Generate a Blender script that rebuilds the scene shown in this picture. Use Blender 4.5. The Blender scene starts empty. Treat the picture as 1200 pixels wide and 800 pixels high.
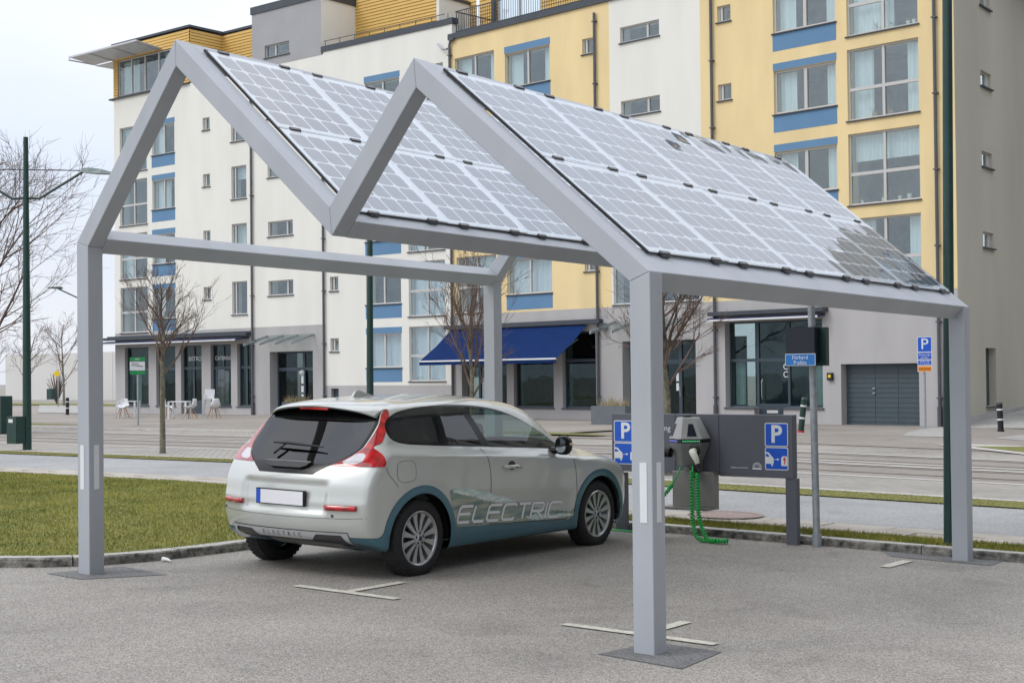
import bpy, math, random
import numpy as np
from mathutils import Vector, Matrix
R = math.radians
random.seed(7); rng = np.random.default_rng(7)
scene = bpy.context.scene
# ------------------------------------------------------------------ camera, sky, sun
cd = bpy.data.cameras.new('camera'); cam = bpy.data.objects.new('camera', cd)
scene.collection.objects.link(cam); scene.camera = cam
r_ = Vector((0.80556, 0.59242, -0.010417)).normalized(); f_ = Vector((-0.59223, 0.80559, 0.017049)).normalized()
u_ = r_.cross(f_).normalized()
cam.matrix_world = Matrix(((r_.x, u_.x, -f_.x, 10.0988), (r_.y, u_.y, -f_.y, -7.62996), (r_.z, u_.z, -f_.z, 1.6), (0, 0, 0, 1)))
cd.sensor_width = 36; cd.lens = 51.267; cd.shift_y = 0.00948; cd.clip_end = 3000; cd.clip_start = 0.05
scene.render.resolution_x = 1024; scene.render.resolution_y = 682
w = bpy.data.worlds.new('World'); scene.world = w; w.use_nodes = True
nt = w.node_tree; nt.nodes.clear()
SUN_EL, SUN_AZ = R(48), R(215)      # overcast: a broad, weak sun behind and left of the camera
sky = nt.nodes.new('ShaderNodeTexSky'); sky.sky_type = 'NISHITA'; sky.sun_disc = False
sky.sun_elevation = SUN_EL; sky.sun_rotation = SUN_AZ; sky.air_density = 1.2; sky.dust_density = 2
tc = nt.nodes.new('ShaderNodeTexCoord'); mp = nt.nodes.new('ShaderNodeMapping'); mp.inputs['Scale'].default_value = (1, 1, 2.6)
nz = nt.nodes.new('ShaderNodeTexNoise'); nz.inputs['Scale'].default_value = 2.3; nz.inputs['Detail'].default_value = 5; nz.inputs['Roughness'].default_value = .5
cr = nt.nodes.new('ShaderNodeValToRGB'); cr.color_ramp.elements[0].position = .32; cr.color_ramp.elements[1].position = .68
cr.color_ramp.elements[0].color = (7.0, 7.7, 9.0, 1); cr.color_ramp.elements[1].color = (9.0, 9.15, 9.55, 1)
mx = nt.nodes.new('ShaderNodeMix'); mx.data_type = 'RGBA'; mx.inputs['Factor'].default_value = .93
bg = nt.nodes.new('ShaderNodeBackground'); bg.inputs['Strength'].default_value = .1
wo = nt.nodes.new('ShaderNodeOutputWorld'); L = nt.links.new
L(tc.outputs['Generated'], mp.inputs['Vector']); L(mp.outputs['Vector'], nz.inputs['Vector']); L(nz.outputs['Fac'], cr.inputs['Fac'])
sx_ = nt.nodes.new('ShaderNodeSeparateXYZ'); zr = nt.nodes.new('ShaderNodeMapRange'); zr.inputs['To Min'].default_value = .90; zr.inputs['To Max'].default_value = 1.75
mu = nt.nodes.new('ShaderNodeMix'); mu.data_type = 'RGBA'; mu.blend_type = 'MULTIPLY'; mu.inputs['Factor'].default_value = 1; mu.clamp_result = False
L(tc.outputs['Generated'], sx_.inputs[0]); L(sx_.outputs['Z'], zr.inputs['Value']); L(sky.outputs['Color'], mx.inputs['A']); L(cr.outputs['Color'], mx.inputs['B']); L(mx.outputs['Result'], mu.inputs['A']); L(zr.outputs['Result'], mu.inputs['B']); L(mu.outputs['Result'], bg.inputs['Color']); L(bg.outputs['Background'], wo.inputs['Surface'])
sl = bpy.data.lights.new('sun', 'SUN'); sl.energy = .9; sl.angle = R(22); sl.color = (1, .97, .92)
so = bpy.data.objects.new('sun', sl); scene.collection.objects.link(so)
sdir = Vector((math.sin(SUN_AZ) * math.cos(SUN_EL), math.cos(SUN_AZ) * math.cos(SUN_EL), math.sin(SUN_EL)))   # towards the sun
so.rotation_euler = sdir.to_track_quat('Z', 'Y').to_euler(); so.location = (0, -10, 30)
scene.view_settings.view_transform = 'Standard'; scene.view_settings.look = 'None'; scene.view_settings.exposure = 0.22; scene.view_settings.gamma = 1
scene.view_settings.use_curve_mapping = False
col = bpy.data.collections.new('place'); scene.collection.children.link(col)
# ------------------------------------------------------------------ materials
def nodes(name):
    m = bpy.data.materials.new(name); m.use_nodes = True
    t = m.node_tree; return m, t, t.nodes['Principled BSDF']
def mat(name, base, rough=.6, metal=0., var=.08, scale=4., bump=0., bscale=60., coat=0., spec=.5, detail=4, base2=None, stretch=None, emit=None, objc=False):
    m, t, p = nodes(name); N = t.nodes.new; K = t.links.new
    p.inputs['Roughness'].default_value = rough; p.inputs['Metallic'].default_value = metal
    p.inputs['Coat Weight'].default_value = coat; p.inputs['Coat Roughness'].default_value = .05
    p.inputs['Specular IOR Level'].default_value = spec
    if objc: g = N('ShaderNodeTexCoord').outputs['Object']
    else: g = N('ShaderNodeNewGeometry').outputs['Position']
    if stretch:
        mm = N('ShaderNodeMapping'); mm.inputs['Scale'].default_value = stretch; K(g, mm.inputs['Vector']); g = mm.outputs['Vector']
    n = N('ShaderNodeTexNoise'); n.inputs['Scale'].default_value = scale; n.inputs['Detail'].default_value = detail; K(g, n.inputs['Vector'])
    c = N('ShaderNodeValToRGB'); e = c.color_ramp.elements; e[0].position = .3; e[1].position = .7
    b2 = base2 if base2 else tuple(min(1, v * (1 + var)) for v in base); b1 = base if base2 else tuple(v * (1 - var) for v in base)
    e[0].color = (*b1, 1); e[1].color = (*b2, 1)
    K(n.outputs['Fac'], c.inputs['Fac']); K(c.outputs['Color'], p.inputs['Base Color'])
    if bump:
        n2 = N('ShaderNodeTexNoise'); n2.inputs['Scale'].default_value = bscale; n2.inputs['Detail'].default_value = 3; K(g, n2.inputs['Vector'])
        b = N('ShaderNodeBump'); b.inputs['Strength'].default_value = bump; b.inputs['Distance'].default_value = .02; K(n2.outputs['Fac'], b.inputs['Height']); K(b.outputs['Normal'], p.inputs['Normal'])
    if emit:
        p.inputs['Emission Color'].default_value = (*emit[0], 1); p.inputs['Emission Strength'].default_value = emit[1]
    return m
def glass(name, tint, refl, rough=.02, gcol=(1, 1, 1), bump=0, add=.6):
    m = bpy.data.materials.new(name); m.use_nodes = True; t = m.node_tree; t.nodes.clear(); N = t.nodes.new; K = t.links.new
    tr = N('ShaderNodeBsdfTransparent'); tr.inputs['Color'].default_value = (*tint, 1)
    gl = N('ShaderNodeBsdfGlossy'); gl.inputs['Color'].default_value = (*gcol, 1); gl.inputs['Roughness'].default_value = rough
    lw = N('ShaderNodeLayerWeight'); lw.inputs['Blend'].default_value = .35
    mr = N('ShaderNodeMapRange'); mr.inputs['To Min'].default_value = refl; mr.inputs['To Max'].default_value = min(1, refl + add)
    mi = N('ShaderNodeMixShader'); o = N('ShaderNodeOutputMaterial')
    bf = N('ShaderNodeMath'); bf.operation = 'SUBTRACT'; bf.use_clamp = True; K(mr.outputs['Result'], bf.inputs[0]); K(N('ShaderNodeNewGeometry').outputs['Backfacing'], bf.inputs[1])
    K(lw.outputs['Fresnel'], mr.inputs['Value']); K(bf.outputs[0], mi.inputs['Fac']); K(tr.outputs[0], mi.inputs[1]); K(gl.outputs[0], mi.inputs[2]); K(mi.outputs[0], o.inputs['Surface'])
    if bump:
        n2 = N('ShaderNodeTexNoise'); n2.inputs['Scale'].default_value = .8; K(N('ShaderNodeNewGeometry').outputs['Position'], n2.inputs['Vector'])
        b = N('ShaderNodeBump'); b.inputs['Strength'].default_value = bump; b.inputs['Distance'].default_value = .05; K(n2.outputs['Fac'], b.inputs['Height']); K(b.outputs['Normal'], gl.inputs['Normal'])
    return m
def asphalt(name, c0, c1, grit=330., patch=.5, rough=.85, stains=.0):
    m, t, p = nodes(name); N = t.nodes.new; K = t.links.new
    g = N('ShaderNodeNewGeometry').outputs['Position']
    v = N('ShaderNodeTexVoronoi'); v.inputs['Scale'].default_value = grit; K(g, v.inputs['Vector'])
    sp = N('ShaderNodeSeparateColor'); K(v.outputs['Color'], sp.inputs['Color'])
    c = N('ShaderNodeValToRGB'); e = c.color_ramp.elements; e[0].position = .05; e[1].position = .95; e[0].color = (*c0, 1); e[1].color = (*c1, 1)
    K(sp.outputs['Red'], c.inputs['Fac'])
    n = N('ShaderNodeTexNoise'); n.inputs['Scale'].default_value = patch; n.inputs['Detail'].default_value = 7; n.inputs['Roughness'].default_value = .65; K(g, n.inputs['Vector'])
    r = N('ShaderNodeMapRange'); r.inputs['From Min'].default_value = .3; r.inputs['From Max'].default_value = .7; r.inputs['To Min'].default_value = .8; r.inputs['To Max'].default_value = 1.12
    K(n.outputs['Fac'], r.inputs['Value'])
    x = N('ShaderNodeMix'); x.data_type = 'RGBA'; x.blend_type = 'MULTIPLY'; x.inputs['Factor'].default_value = 1
    K(c.outputs['Color'], x.inputs['A']); K(r.outputs['Result'], x.inputs['B'])
    K(x.outputs['Result'], p.inputs['Base Color']); p.inputs['Roughness'].default_value = rough
    n3 = N('ShaderNodeTexNoise'); n3.inputs['Scale'].default_value = 1.3; n3.inputs['Detail'].default_value = 5; n3.inputs['Distortion'].default_value = .6; K(g, n3.inputs['Vector'])
    r3 = N('ShaderNodeMapRange'); r3.inputs['From Min'].default_value = .58; r3.inputs['From Max'].default_value = .70; r3.inputs['To Min'].default_value = 1; r3.inputs['To Max'].default_value = .84; K(n3.outputs['Fac'], r3.inputs['Value'])
    x3 = N('ShaderNodeMix'); x3.data_type = 'RGBA'; x3.blend_type = 'MULTIPLY'; x3.inputs['Factor'].default_value = 1; K(x.outputs['Result'], x3.inputs['A']); K(r3.outputs['Result'], x3.inputs['B']); K(x3.outputs['Result'], p.inputs['Base Color'])
    b = N('ShaderNodeBump'); b.inputs['Strength'].default_value = .35; b.inputs['Distance'].default_value = .006; K(sp.outputs['Green'], b.inputs['Height']); K(b.outputs['Normal'], p.inputs['Normal'])
    return m
def bricks(name, c1, c2, mortar, bw, bh, ms=.01, rot=0., bump=.5):
    m, t, p = nodes(name); N = t.nodes.new; K = t.links.new
    g = N('ShaderNodeNewGeometry').outputs['Position']; mp = N('ShaderNodeMapping'); mp.inputs['Rotation'].default_value = (0, 0, rot); K(g, mp.inputs['Vector'])
    b = N('ShaderNodeTexBrick'); b.inputs['Scale'].default_value = 1; b.inputs['Brick Width'].default_value = bw; b.inputs['Row Height'].default_value = bh
    b.inputs['Mortar Size'].default_value = ms; b.inputs['Color1'].default_value = (*c1, 1); b.inputs['Color2'].default_value = (*c2, 1); b.inputs['Mortar'].default_value = (*mortar, 1)
    K(mp.outputs['Vector'], b.inputs['Vector'])
    n = N('ShaderNodeTexNoise'); n.inputs['Scale'].default_value = .35; n.inputs['Detail'].default_value = 8; K(g, n.inputs['Vector'])
    r = N('ShaderNodeMapRange'); r.inputs['From Min'].default_value = .3; r.inputs['From Max'].default_value = .7; r.inputs['To Min'].default_value = .8; r.inputs['To Max'].default_value = 1.12; K(n.outputs['Fac'], r.inputs['Value'])
    x = N('ShaderNodeMix'); x.data_type = 'RGBA'; x.blend_type = 'MULTIPLY'; x.inputs['Factor'].default_value = 1
    K(b.outputs['Color'], x.inputs['A']); K(r.outputs['Result'], x.inputs['B']); K(x.outputs['Result'], p.inputs['Base Color']); p.inputs['Roughness'].default_value = .85
    bb = N('ShaderNodeBump'); bb.inputs['Strength'].default_value = bump; bb.inputs['Distance'].default_value = .01; bb.invert = True; K(b.outputs['Fac'], bb.inputs['Height']); K(bb.outputs['Normal'], p.inputs['Normal'])
    return m
M = {}
M['asphalt'] = asphalt('asphalt', (.150, .137, .120), (.425, .395, .355), 130, .45)
M['path'] = asphalt('path_asphalt', (.25, .25, .247), (.38, .38, .373), 60, .4)
M['road'] = asphalt('road_asphalt', (.235, .208, .182), (.315, .283, .25), 40, .25)
M['patch'] = asphalt('dark_patch', (.10, .10, .10), (.20, .20, .195), 75, 2.)
M['grass_soil'] = mat('grass_soil', (.12, .135, .022), .95, scale=9, base2=(.22, .21, .06), bump=.6, bscale=60, detail=8)
M['far_ground'] = mat('far_ground', (.20, .18, .15), .95, scale=.2, base2=(.30, .28, .24), detail=6)
M['blade'] = mat('grass_blade', (.125, .15, .010), .7, scale=1.8, base2=(.34, .31, .055), detail=8)
M['blade_dry'] = mat('grass_blade_dry', (.17, .165, .03), .7, scale=2.4, base2=(.38, .32, .12), detail=7)
M['granite'] = mat('granite', (.035, .035, .03), .85, scale=13, base2=(.30, .285, .25), bump=.9, bscale=45, detail=9)
M['granite_top'] = mat('granite_top', (.36, .35, .32), .8, scale=30, base2=(.5, .49, .45), bump=.4, bscale=60, detail=6)
M['concrete'] = mat('concrete', (.42, .40, .37), .85, scale=2.5, base2=(.54, .52, .48), bump=.2, detail=8)
M['tiles'] = bricks('paving_tiles', (.44, .40, .345), (.50, .455, .40), (.25, .22, .18), .7, .35, .012)
M['paver'] = mat('concrete_paver', (.34, .305, .26), .85, scale=1.7, base2=(.45, .41, .355), bump=.25, bscale=90, detail=9)
M['setts'] = bricks('road_setts', (.30, .28, .25), (.36, .335, .30), (.225, .21, .185), .24, .14, .010, R(45))
M['cobble'] = bricks('cobble_patch', (.42, .41, .38), (.56, .54, .5), (.22, .21, .2), .11, .1, .014, 0)
M['terrace'] = bricks('terrace_paving', (.28, .248, .215), (.32, .285, .25), (.22, .195, .17), .4, .4, .01)
M['rail'] = mat('rail_steel', (.10, .075, .06), .5, .5, scale=8, base2=(.22, .17, .13))
M['line'] = mat('road_paint', (.42, .40, .33), .85, scale=22, base2=(.66, .64, .55), detail=9, bump=.2)
M['steel'] = mat('grey_painted_steel', (.40, .422, .455), .42, .0, var=.07, scale=2.2, bump=.02, bscale=3, spec=.5, detail=9, stretch=(1, 1, .35))
M['steel_in'] = M['steel']
M['white_mark'] = mat('white_reflective', (.72, .73, .74), .5, var=.02)
M['pv_back'] = mat('pv_translucent', (.88, .89, .90), .35, var=.03, scale=2)
M['black'] = mat('black_plastic', (.012, .012, .013), .45, var=.2)
M['rubber'] = mat('rubber', (.018, .018, .019), .8, var=.2, scale=30, bump=.3, bscale=120)
M['clamp'] = mat('clamp_metal', (.12, .12, .125), .4, .7, var=.2)
M['white_wall'] = mat('cream_render', (.79, .775, .715), .9, var=.04, scale=1.1, stretch=(1, 1, .22), bump=.12, bscale=25, detail=8)
M['yellow_wall'] = mat('yellow_render', (.80, .63, .34), .9, var=.07, scale=1.2, stretch=(1, 1, .25), bump=.12, bscale=25, detail=9)
M['grey_wall'] = mat('grey_render', (.44, .425, .42), .9, var=.07, scale=1.1, stretch=(1, 1, .3), bump=.12, bscale=25, detail=9)
M['tan_wall'] = mat('tan_render', (.44, .415, .345), .9, scale=.35, base2=(.55, .525, .445), bump=.12, bscale=25, detail=9, stretch=(1, 1, .25))
M['boxgrey'] = mat('box_grey_render', (.37, .37, .38), .9, var=.04, scale=1.2)
M['cladding'] = mat('yellow_cladding', (.66, .42, .12), .7, var=.06, scale=1.5, stretch=(1, 1, 6))
M['blue'] = mat('blue_panel', (.115, .24, .40), .7, var=.06, scale=.8, detail=8)
M['wframe'] = mat('window_frame', (.55, .54, .52), .5, var=.02)
M['dframe'] = mat('dark_frame', (.045, .065, .085), .4, var=.08)
M['flash'] = mat('dark_flashing', (.05, .06, .075), .5, var=.1)
M['pipe'] = mat('pipe_metal', (.10, .105, .12), .5, .3, var=.1)
M['curtain'] = mat('curtain', (.66, .74, .73), .9, scale=2, base2=(.84, .90, .88), stretch=(3, 3, .2))
M['curtain_w'] = mat('curtain_white', (.6, .66, .7), .9, scale=2, base2=(.8, .84, .86), stretch=(4, 4, .2))
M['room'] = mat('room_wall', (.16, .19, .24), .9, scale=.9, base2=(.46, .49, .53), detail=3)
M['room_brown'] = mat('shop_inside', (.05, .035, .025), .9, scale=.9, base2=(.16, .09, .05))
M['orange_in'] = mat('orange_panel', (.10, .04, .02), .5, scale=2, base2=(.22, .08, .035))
M['glass'] = glass('window_glass', (.90, .94, .95), .26, .01, (.93, .97, 1), bump=.10)
M['shopglass'] = glass('shop_glass', (.62, .70, .70), .10, .01, (.9, .95, 1), bump=.1)
M['doorglass'] = glass('door_glass', (.6, .66, .66), .10)
M['bluecloth'] = mat('awning_cloth', (.005, .024, .105), .9, spec=.15, var=.12, scale=3, detail=7)
M['navy'] = mat('navy_awning', (.012, .018, .07), .7, var=.1)
M['green'] = mat('green_pole_paint', (.012, .045, .038), .4, var=.15, scale=6)
M['galv'] = mat('galvanised', (.30, .33, .35), .5, .5, scale=14, base2=(.42, .45, .47))
M['bark'] = mat('bark', (.10, .09, .065), .95, scale=14, base2=(.25, .23, .17), bump=.8, bscale=50, detail=8)
M['twig'] = mat('twig_bark', (.10, .065, .05), .9, scale=3, base2=(.20, .14, .115))
M['dgarage'] = mat('garage_panel', (.06, .085, .10), .5, var=.06)
M['board'] = mat('anthracite_board', (.115, .12, .145), .55, var=.06, scale=1.1, detail=6)
M['psign'] = mat('sign_blue', (.006, .10, .60), .4, var=.04)
M['pwhite'] = mat('sign_white', (.8, .82, .83), .5, var=.02)
M['pred'] = mat('sign_red', (.6, .03, .04), .5, var=.03)
M['porange'] = mat('sign_orange', (.85, .27, .01), .5, var=.04)
M['pyellow'] = mat('sign_yellow', (.85, .6, .02), .5, var=.04)
M['screen'] = mat('dark_screen', (.008, .012, .026), .25, var=.1)
M['charger_l'] = mat('charger_light_grey', (.42, .42, .41), .4, .1, var=.03)
M['charger_d'] = mat('charger_dark_grey', (.20, .205, .20), .42, .1, var=.04)
M['charger_m'] = mat('charger_mid_grey', (.25, .255, .25), .42, .1, var=.03)
M['cabinet'] = mat('steel_cabinet', (.27, .262, .25), .45, .5, var=.12, scale=3, stretch=(1, 1, .3))
M['cable'] = mat('green_cable', (.012, .40, .075), .4, var=.08)
M['plug'] = mat('plug_white', (.72, .72, .60), .4, var=.03)
M['led_b'] = mat('led_blue', (.1, .1, .7), .4, emit=((.25, .3, 1), .8)); M['led_g'] = mat('led_green', (.05, .6, .2), .4, emit=((.1, .9, .35), .45))
M['whiteplast'] = mat('white_plastic', (.72, .73, .74), .35, var=.02)
M['wood'] = mat('beech_wood', (.45, .24, .12), .5, var=.15, scale=10)
M['planter'] = mat('planter_grey', (.13, .145, .165), .7, var=.07)
M['zinc'] = mat('canopy_louvre', (.55, .56, .58), .5, .2, var=.05)
M['canopy'] = glass('canopy_glass', (.86, .90, .89), .08, .1)
M['manhole'] = mat('brick_manhole', (.24, .175, .15), .85, scale=25, base2=(.34, .27, .235), bump=.5)
# car
M['paint'] = mat('car_paint', (.60, .615, .58), .30, .35, var=.015, scale=3, coat=1, spec=.5, objc=True)
M['teal'] = mat('car_teal_trim', (.07, .19, .25), .33, .5, var=.04, coat=.8, objc=True)
M['gloss_black'] = mat('gloss_black', (.005, .005, .006), .22, 0, var=.1, spec=.35)
M['car_glass'] = glass('car_glass', (.42, .54, .51), .06, .005, add=.45)
M['dark_glass'] = glass('dark_privacy_glass', (.03, .035, .04), .06, .005, add=.38)
M['lamp_red'] = mat('tail_lamp_red', (.22, .003, .006), .10, 0, coat=1, scale=16, base2=(.62, .012, .014), objc=True, detail=1)
M['lamp_clear'] = mat('lamp_clear', (.62, .60, .62), .12, .2, coat=1, var=.12, scale=25, objc=True)
M['rim'] = mat('alloy', (.55, .56, .57), .28, .8, var=.05)
M['rim_dark'] = mat('alloy_teal_inner', (.02, .07, .085), .5, .3, var=.1)
M['letter_silver'] = mat('letter_silver', (.82, .83, .84), .5, 0, var=.02)
M['skid'] = mat('silver_skid', (.58, .59, .60), .35, .4, var=.04)
M['darkgrey'] = mat('dark_grey_plastic', (.06, .06, .065), .5, var=.1)
M['seat'] = mat('car_seat', (.06, .07, .075), .8, var=.1)
M['decal_t'] = mat('wave_print', (.07, .19, .19), .4, scale=7, base2=(.50, .50, .38), stretch=(1, .35, 3.2), detail=8, objc=True, coat=.6)
M['decal_w'] = mat('foam_print', (.38, .60, .58), .45, scale=16, base2=(.90, .92, .88), stretch=(1, .5, 2), detail=9, objc=True, coat=.6)
# ------------------------------------------------------------------ helpers
def gz(u, t):
    return -0.018125 * min(max(u, -6), 15) - 0.006496 * min(max(t, -20), 60)
class MB:
    def __init__(s): s.v = []; s.f = []
    def add(s, vs, fs):
        o = len(s.v); s.v += [tuple(v) for v in vs]; s.f += [tuple(i + o for i in f) for f in fs]; return s
    def box(s, x0, x1, y0, y1, z0, z1, xf=None):
        vs = [(x, y, z) for x in (x0, x1) for y in (y0, y1) for z in (z0, z1)]
        if xf: vs = [xf(*v) for v in vs]
        return s.add(vs, [(0, 1, 3, 2), (4, 6, 7, 5), (0, 4, 5, 1), (2, 3, 7, 6), (0, 2, 6, 4), (1, 5, 7, 3)])
    def quad(s, a, b, c, d): return s.add([a, b, c, d], [(0, 1, 2, 3)])
    def prism(s, pts, e0, e1, fn):
        # pts: 2D loop; fn(p, e) -> xyz
        n = len(pts); vs = [fn(p, e0) for p in pts] + [fn(p, e1) for p in pts]
        fs = [tuple(range(n))[::-1], tuple(range(n, 2 * n))] + [(i, (i + 1) % n, (i + 1) % n + n, i + n) for i in range(n)]
        return s.add(vs, fs)
    def tube(s, pts, rad, n=6, cap=True):
        pts = [Vector(p) for p in pts]; m = len(pts)
        if not hasattr(rad, '__len__'): rad = [rad] * m
        vs = []; ref = Vector((0, 0, 1))
        for i, p in enumerate(pts):
            d = (pts[min(i + 1, m - 1)] - pts[max(i - 1, 0)]).normalized()
            if abs(d.dot(ref)) > .95: ref = Vector((1, 0, 0)) if abs(d.x) < .9 else Vector((0, 1, 0))
            a = d.cross(ref).normalized(); b = d.cross(a)
            for k in range(n):
                q = 2 * math.pi * k / n; vs.append(p + (a * math.cos(q) + b * math.sin(q)) * rad[i])
            ref = a.cross(d)
        fs = [(i * n + k, i * n + (k + 1) % n, (i + 1) * n + (k + 1) % n, (i + 1) * n + k) for i in range(m - 1) for k in range(n)]
        if cap: fs += [tuple(range(n))[::-1], tuple(range((m - 1) * n, m * n))]
        return s.add(vs, fs)
    def lathe(s, prof, n, fn, closed=False):
        # prof: [(r, h)]; fn(x, y, h)
        vs = []; m = len(prof)
        for r, h in prof:
            for k in range(n):
                q = 2 * math.pi * k / n; vs.append(fn(r * math.cos(q), r * math.sin(q), h))
        fs = [(i * n + k, i * n + (k + 1) % n, (i + 1) * n + (k + 1) % n, (i + 1) * n + k) for i in range(m - 1) for k in range(n)]
        return s.add(vs, fs)
    def build(s, name, m, parent=None, smooth=False, local=False, **kw):
        me = bpy.data.meshes.new(name); me.from_pydata(s.v, [], s.f)
        if not isinstance(m, (list, tuple)): m = [m]
        for q in m: me.materials.append(M[q] if isinstance(q, str) else q)
        if smooth:
            me.shade_smooth()
            if smooth != 1: me.set_sharp_from_angle(angle=R(smooth))
        me.validate(); me.update()
        return link(name, me, parent, local, **kw)
def link(name, me, parent=None, local=False, **kw):
    o = bpy.data.objects.new(name, me); col.objects.link(o)
    if parent:
        o.parent = parent
        if not local: o.matrix_parent_inverse = wm(parent).inverted()
    for k, v in kw.items(): o[k] = v
    return o
def wm(o):
    m = o.matrix_basis.copy()
    if o.parent: m = wm(o.parent) @ o.matrix_parent_inverse @ m
    return m
def thing(name, loc, label, cat, group=None, rz=0):
    o = bpy.data.objects.new(name, None); col.objects.link(o); o.location = loc; o.rotation_euler = (0, 0, rz)
    o.empty_display_size = .1
    o['label'] = label; o['category'] = cat
    if group: o['group'] = group
    return o
def tag(o, label, cat, group=None):
    o['label'] = label; o['category'] = cat
    if group: o['group'] = group
    return o
def copy_tree(o, parent=None):
    c = o.copy(); col.objects.link(c)
    if parent: c.parent = parent; c.matrix_parent_inverse = o.matrix_parent_inverse.copy()
    for ch in [x for x in col.objects if x.parent == o]: copy_tree(ch, c)
    return c
def text(body, size, m, mtx, parent, name='lettering', scale_x=1., shear=0., align='CENTER', ext=.002, offset=0., xf=None, local=False):
    cu = bpy.data.curves.new('t', 'FONT'); cu.body = body; cu.size = size; cu.align_x = align; cu.align_y = 'CENTER'; cu.shear = shear
    cu.extrude = ext; cu.offset = offset; cu.resolution_u = 3
    o = bpy.data.objects.new('t', cu); scene.collection.objects.link(o)
    dg = bpy.context.evaluated_depsgraph_get(); me = bpy.data.meshes.new_from_object(o.evaluated_get(dg)); bpy.data.objects.remove(o)
    for v in me.vertices:
        c = Vector((v.co.x * scale_x, v.co.y, v.co.z)); v.co = Vector(xf(c)) if xf else mtx @ c
    me.materials.clear(); me.materials.append(M[m])
    return link(name, me, parent, local)
def poly_plate(pts, m, parent, name, fn, e0, e1, **kw):
    b = MB(); b.prism(pts, e0, e1, fn); return b.build(name, m, parent, **kw)
# ------------------------------------------------------------------ ground and setting
def sheet(name, x0, x1, y0, y1, dz, m, nx=None, ny=None, edge=0.):
    nx = nx or max(1, int((x1 - x0) / 3)); ny = ny or max(1, int((y1 - y0) / 3)); b = MB()
    xs = [x0 + (x1 - x0) * i / nx for i in range(nx + 1)]; ys = [y0 + (y1 - y0) * j / ny for j in range(ny + 1)]
    xs = sorted(set(xs + [v for v in (-6, 15) if x0 < v < x1])); ys = sorted(set(ys + [v for v in (-20, 60) if y0 < v < y1]))
    vs = [(x, y, gz(x, y) + (dz(x, y) if callable(dz) else dz)) for y in ys for x in xs]; n = len(xs)
    fs = [(j * n + i, j * n + i + 1, (j + 1) * n + i + 1, (j + 1) * n + i) for j in range(len(ys) - 1) for i in range(n - 1)]
    b.add(vs, fs); return b.build(name, m, None, kind='structure')
def flatpoly(name, pts, dz, m, kind='structure', parent=None, **kw):
    b = MB(); b.add([(x, y, gz(x, y) + dz) for x, y in pts], [tuple(range(len(pts)))]); o = b.build(name, m, parent, **kw)
    if kind: o['kind'] = kind
    return o
KH = .08
KY = 5.82
sheet('ground', -700, 700, -500, 900, -.06, 'far_ground', 12, 12)
sheet('parking_lot', -14, 60, -40, KY + .02, 0, 'asphalt', 24, 16)
# kerb face line, from far right, round the corner behind the car, down to the left
kp = [(40, KY), (20, KY), (2.6, KY)]
for k in range(1, 9):
    a = R(90 + 90 * k / 8); kp.append((1.6 + 1.7 * math.cos(a), 4.12 + 1.7 * math.sin(a)))
kp += [(-.1, 2.2), (-.1, 1.35), (-.14, .9), (-.24, .5), (-.45, .12), (-.9, -.27), (-1.6, -.62), (-2.8, -.95), (-5, -1.25), (-14, -1.8), (-40, -3)]
# resample into stones about a metre long
def resample(pts, step):
    out = [Vector(pts[0])]; acc = 0
    for a, b in zip(pts, pts[1:]):
        a = Vector(a); b = Vector(b); l = (b - a).length; t = step - acc
        while t <= l: out.append(a + (b - a) * t / l); t += step
        acc = (acc + l) % step
    return out
kerb = MB(); kerb.add([(0, 0, -1)], []); kpts = resample([(x, y) for x, y in kp], .25)
kobj = thing('granite_kerb', (3, KY, gz(3, KY)), 'rough granite kerb stones edging the car park and lawn', 'kerb')
def offs(i, d):
    a = kpts[max(0, i - 1)]; b = kpts[min(len(kpts) - 1, i + 1)]; t = (b - a).normalized(); n = Vector((t.y, -t.x))   # outward (away from lot)
    return kpts[i] + n * d
ch = 4 * 1
cnt = 0
for s0 in range(0, len(kpts) - 1, 4):
    idx = [i for i in range(s0, min(s0 + 5, len(kpts)))]
    if len(idx) < 2: continue
    mid = kpts[idx[0]]
    if mid.x > 16 or mid.x < -9: pass
    vs = []; 
    for q, i in enumerate(idx):
        jr = [rng.uniform(-.009, .009) for _ in range(4)]; e = .006 if q == 0 else (-.006 if q == len(idx) - 1 else 0)
        tdir = (kpts[min(i + 1, len(kpts) - 1)] - kpts[max(i - 1, 0)]).normalized() * e
        for d, z in ((-.005 + jr[0], -.05), (.0 + jr[1], KH * .45), (.006 + jr[2], KH - .012), (.022, KH + jr[3] * .4), (.16, KH), (.165, -.05)):
            p = offs(i, d) + tdir; vs.append((p.x, p.y, gz(p.x, p.y) + z))
    n = 6; m = len(idx)
    fs = [(a * n + k, (a + 1) * n + k, (a + 1) * n + k + 1, a * n + k + 1) for a in range(m - 1) for k in range(n - 1)] + [tuple(range(n)), tuple(range((m - 1) * n, m * n))[::-1]]
    b = MB(); b.add(vs, fs); o = b.build('kerb_stone', ['granite', 'granite_top'], kobj)
    nq = (m - 1) * (n - 1)
    for pi, pl in enumerate(o.data.polygons):
        if pi < nq and pi % 5 == 3: pl.material_index = 1
# raised ground beyond the kerb
def rise(x, y): return KH - .006
in_edge = [offs(i, .1) for i in range(len(kpts))]
ie = [p for p in in_edge if -40 < p.x < 41]
b = MB(); vs = []
for p in ie: vs += [(p.x, p.y, gz(p.x, p.y) + KH - .012), (min(p.x, p.x) if p.y > 5.5 else p.x - 0.0, 6.5, gz(p.x, 6.5) + KH - .012)]
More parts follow.
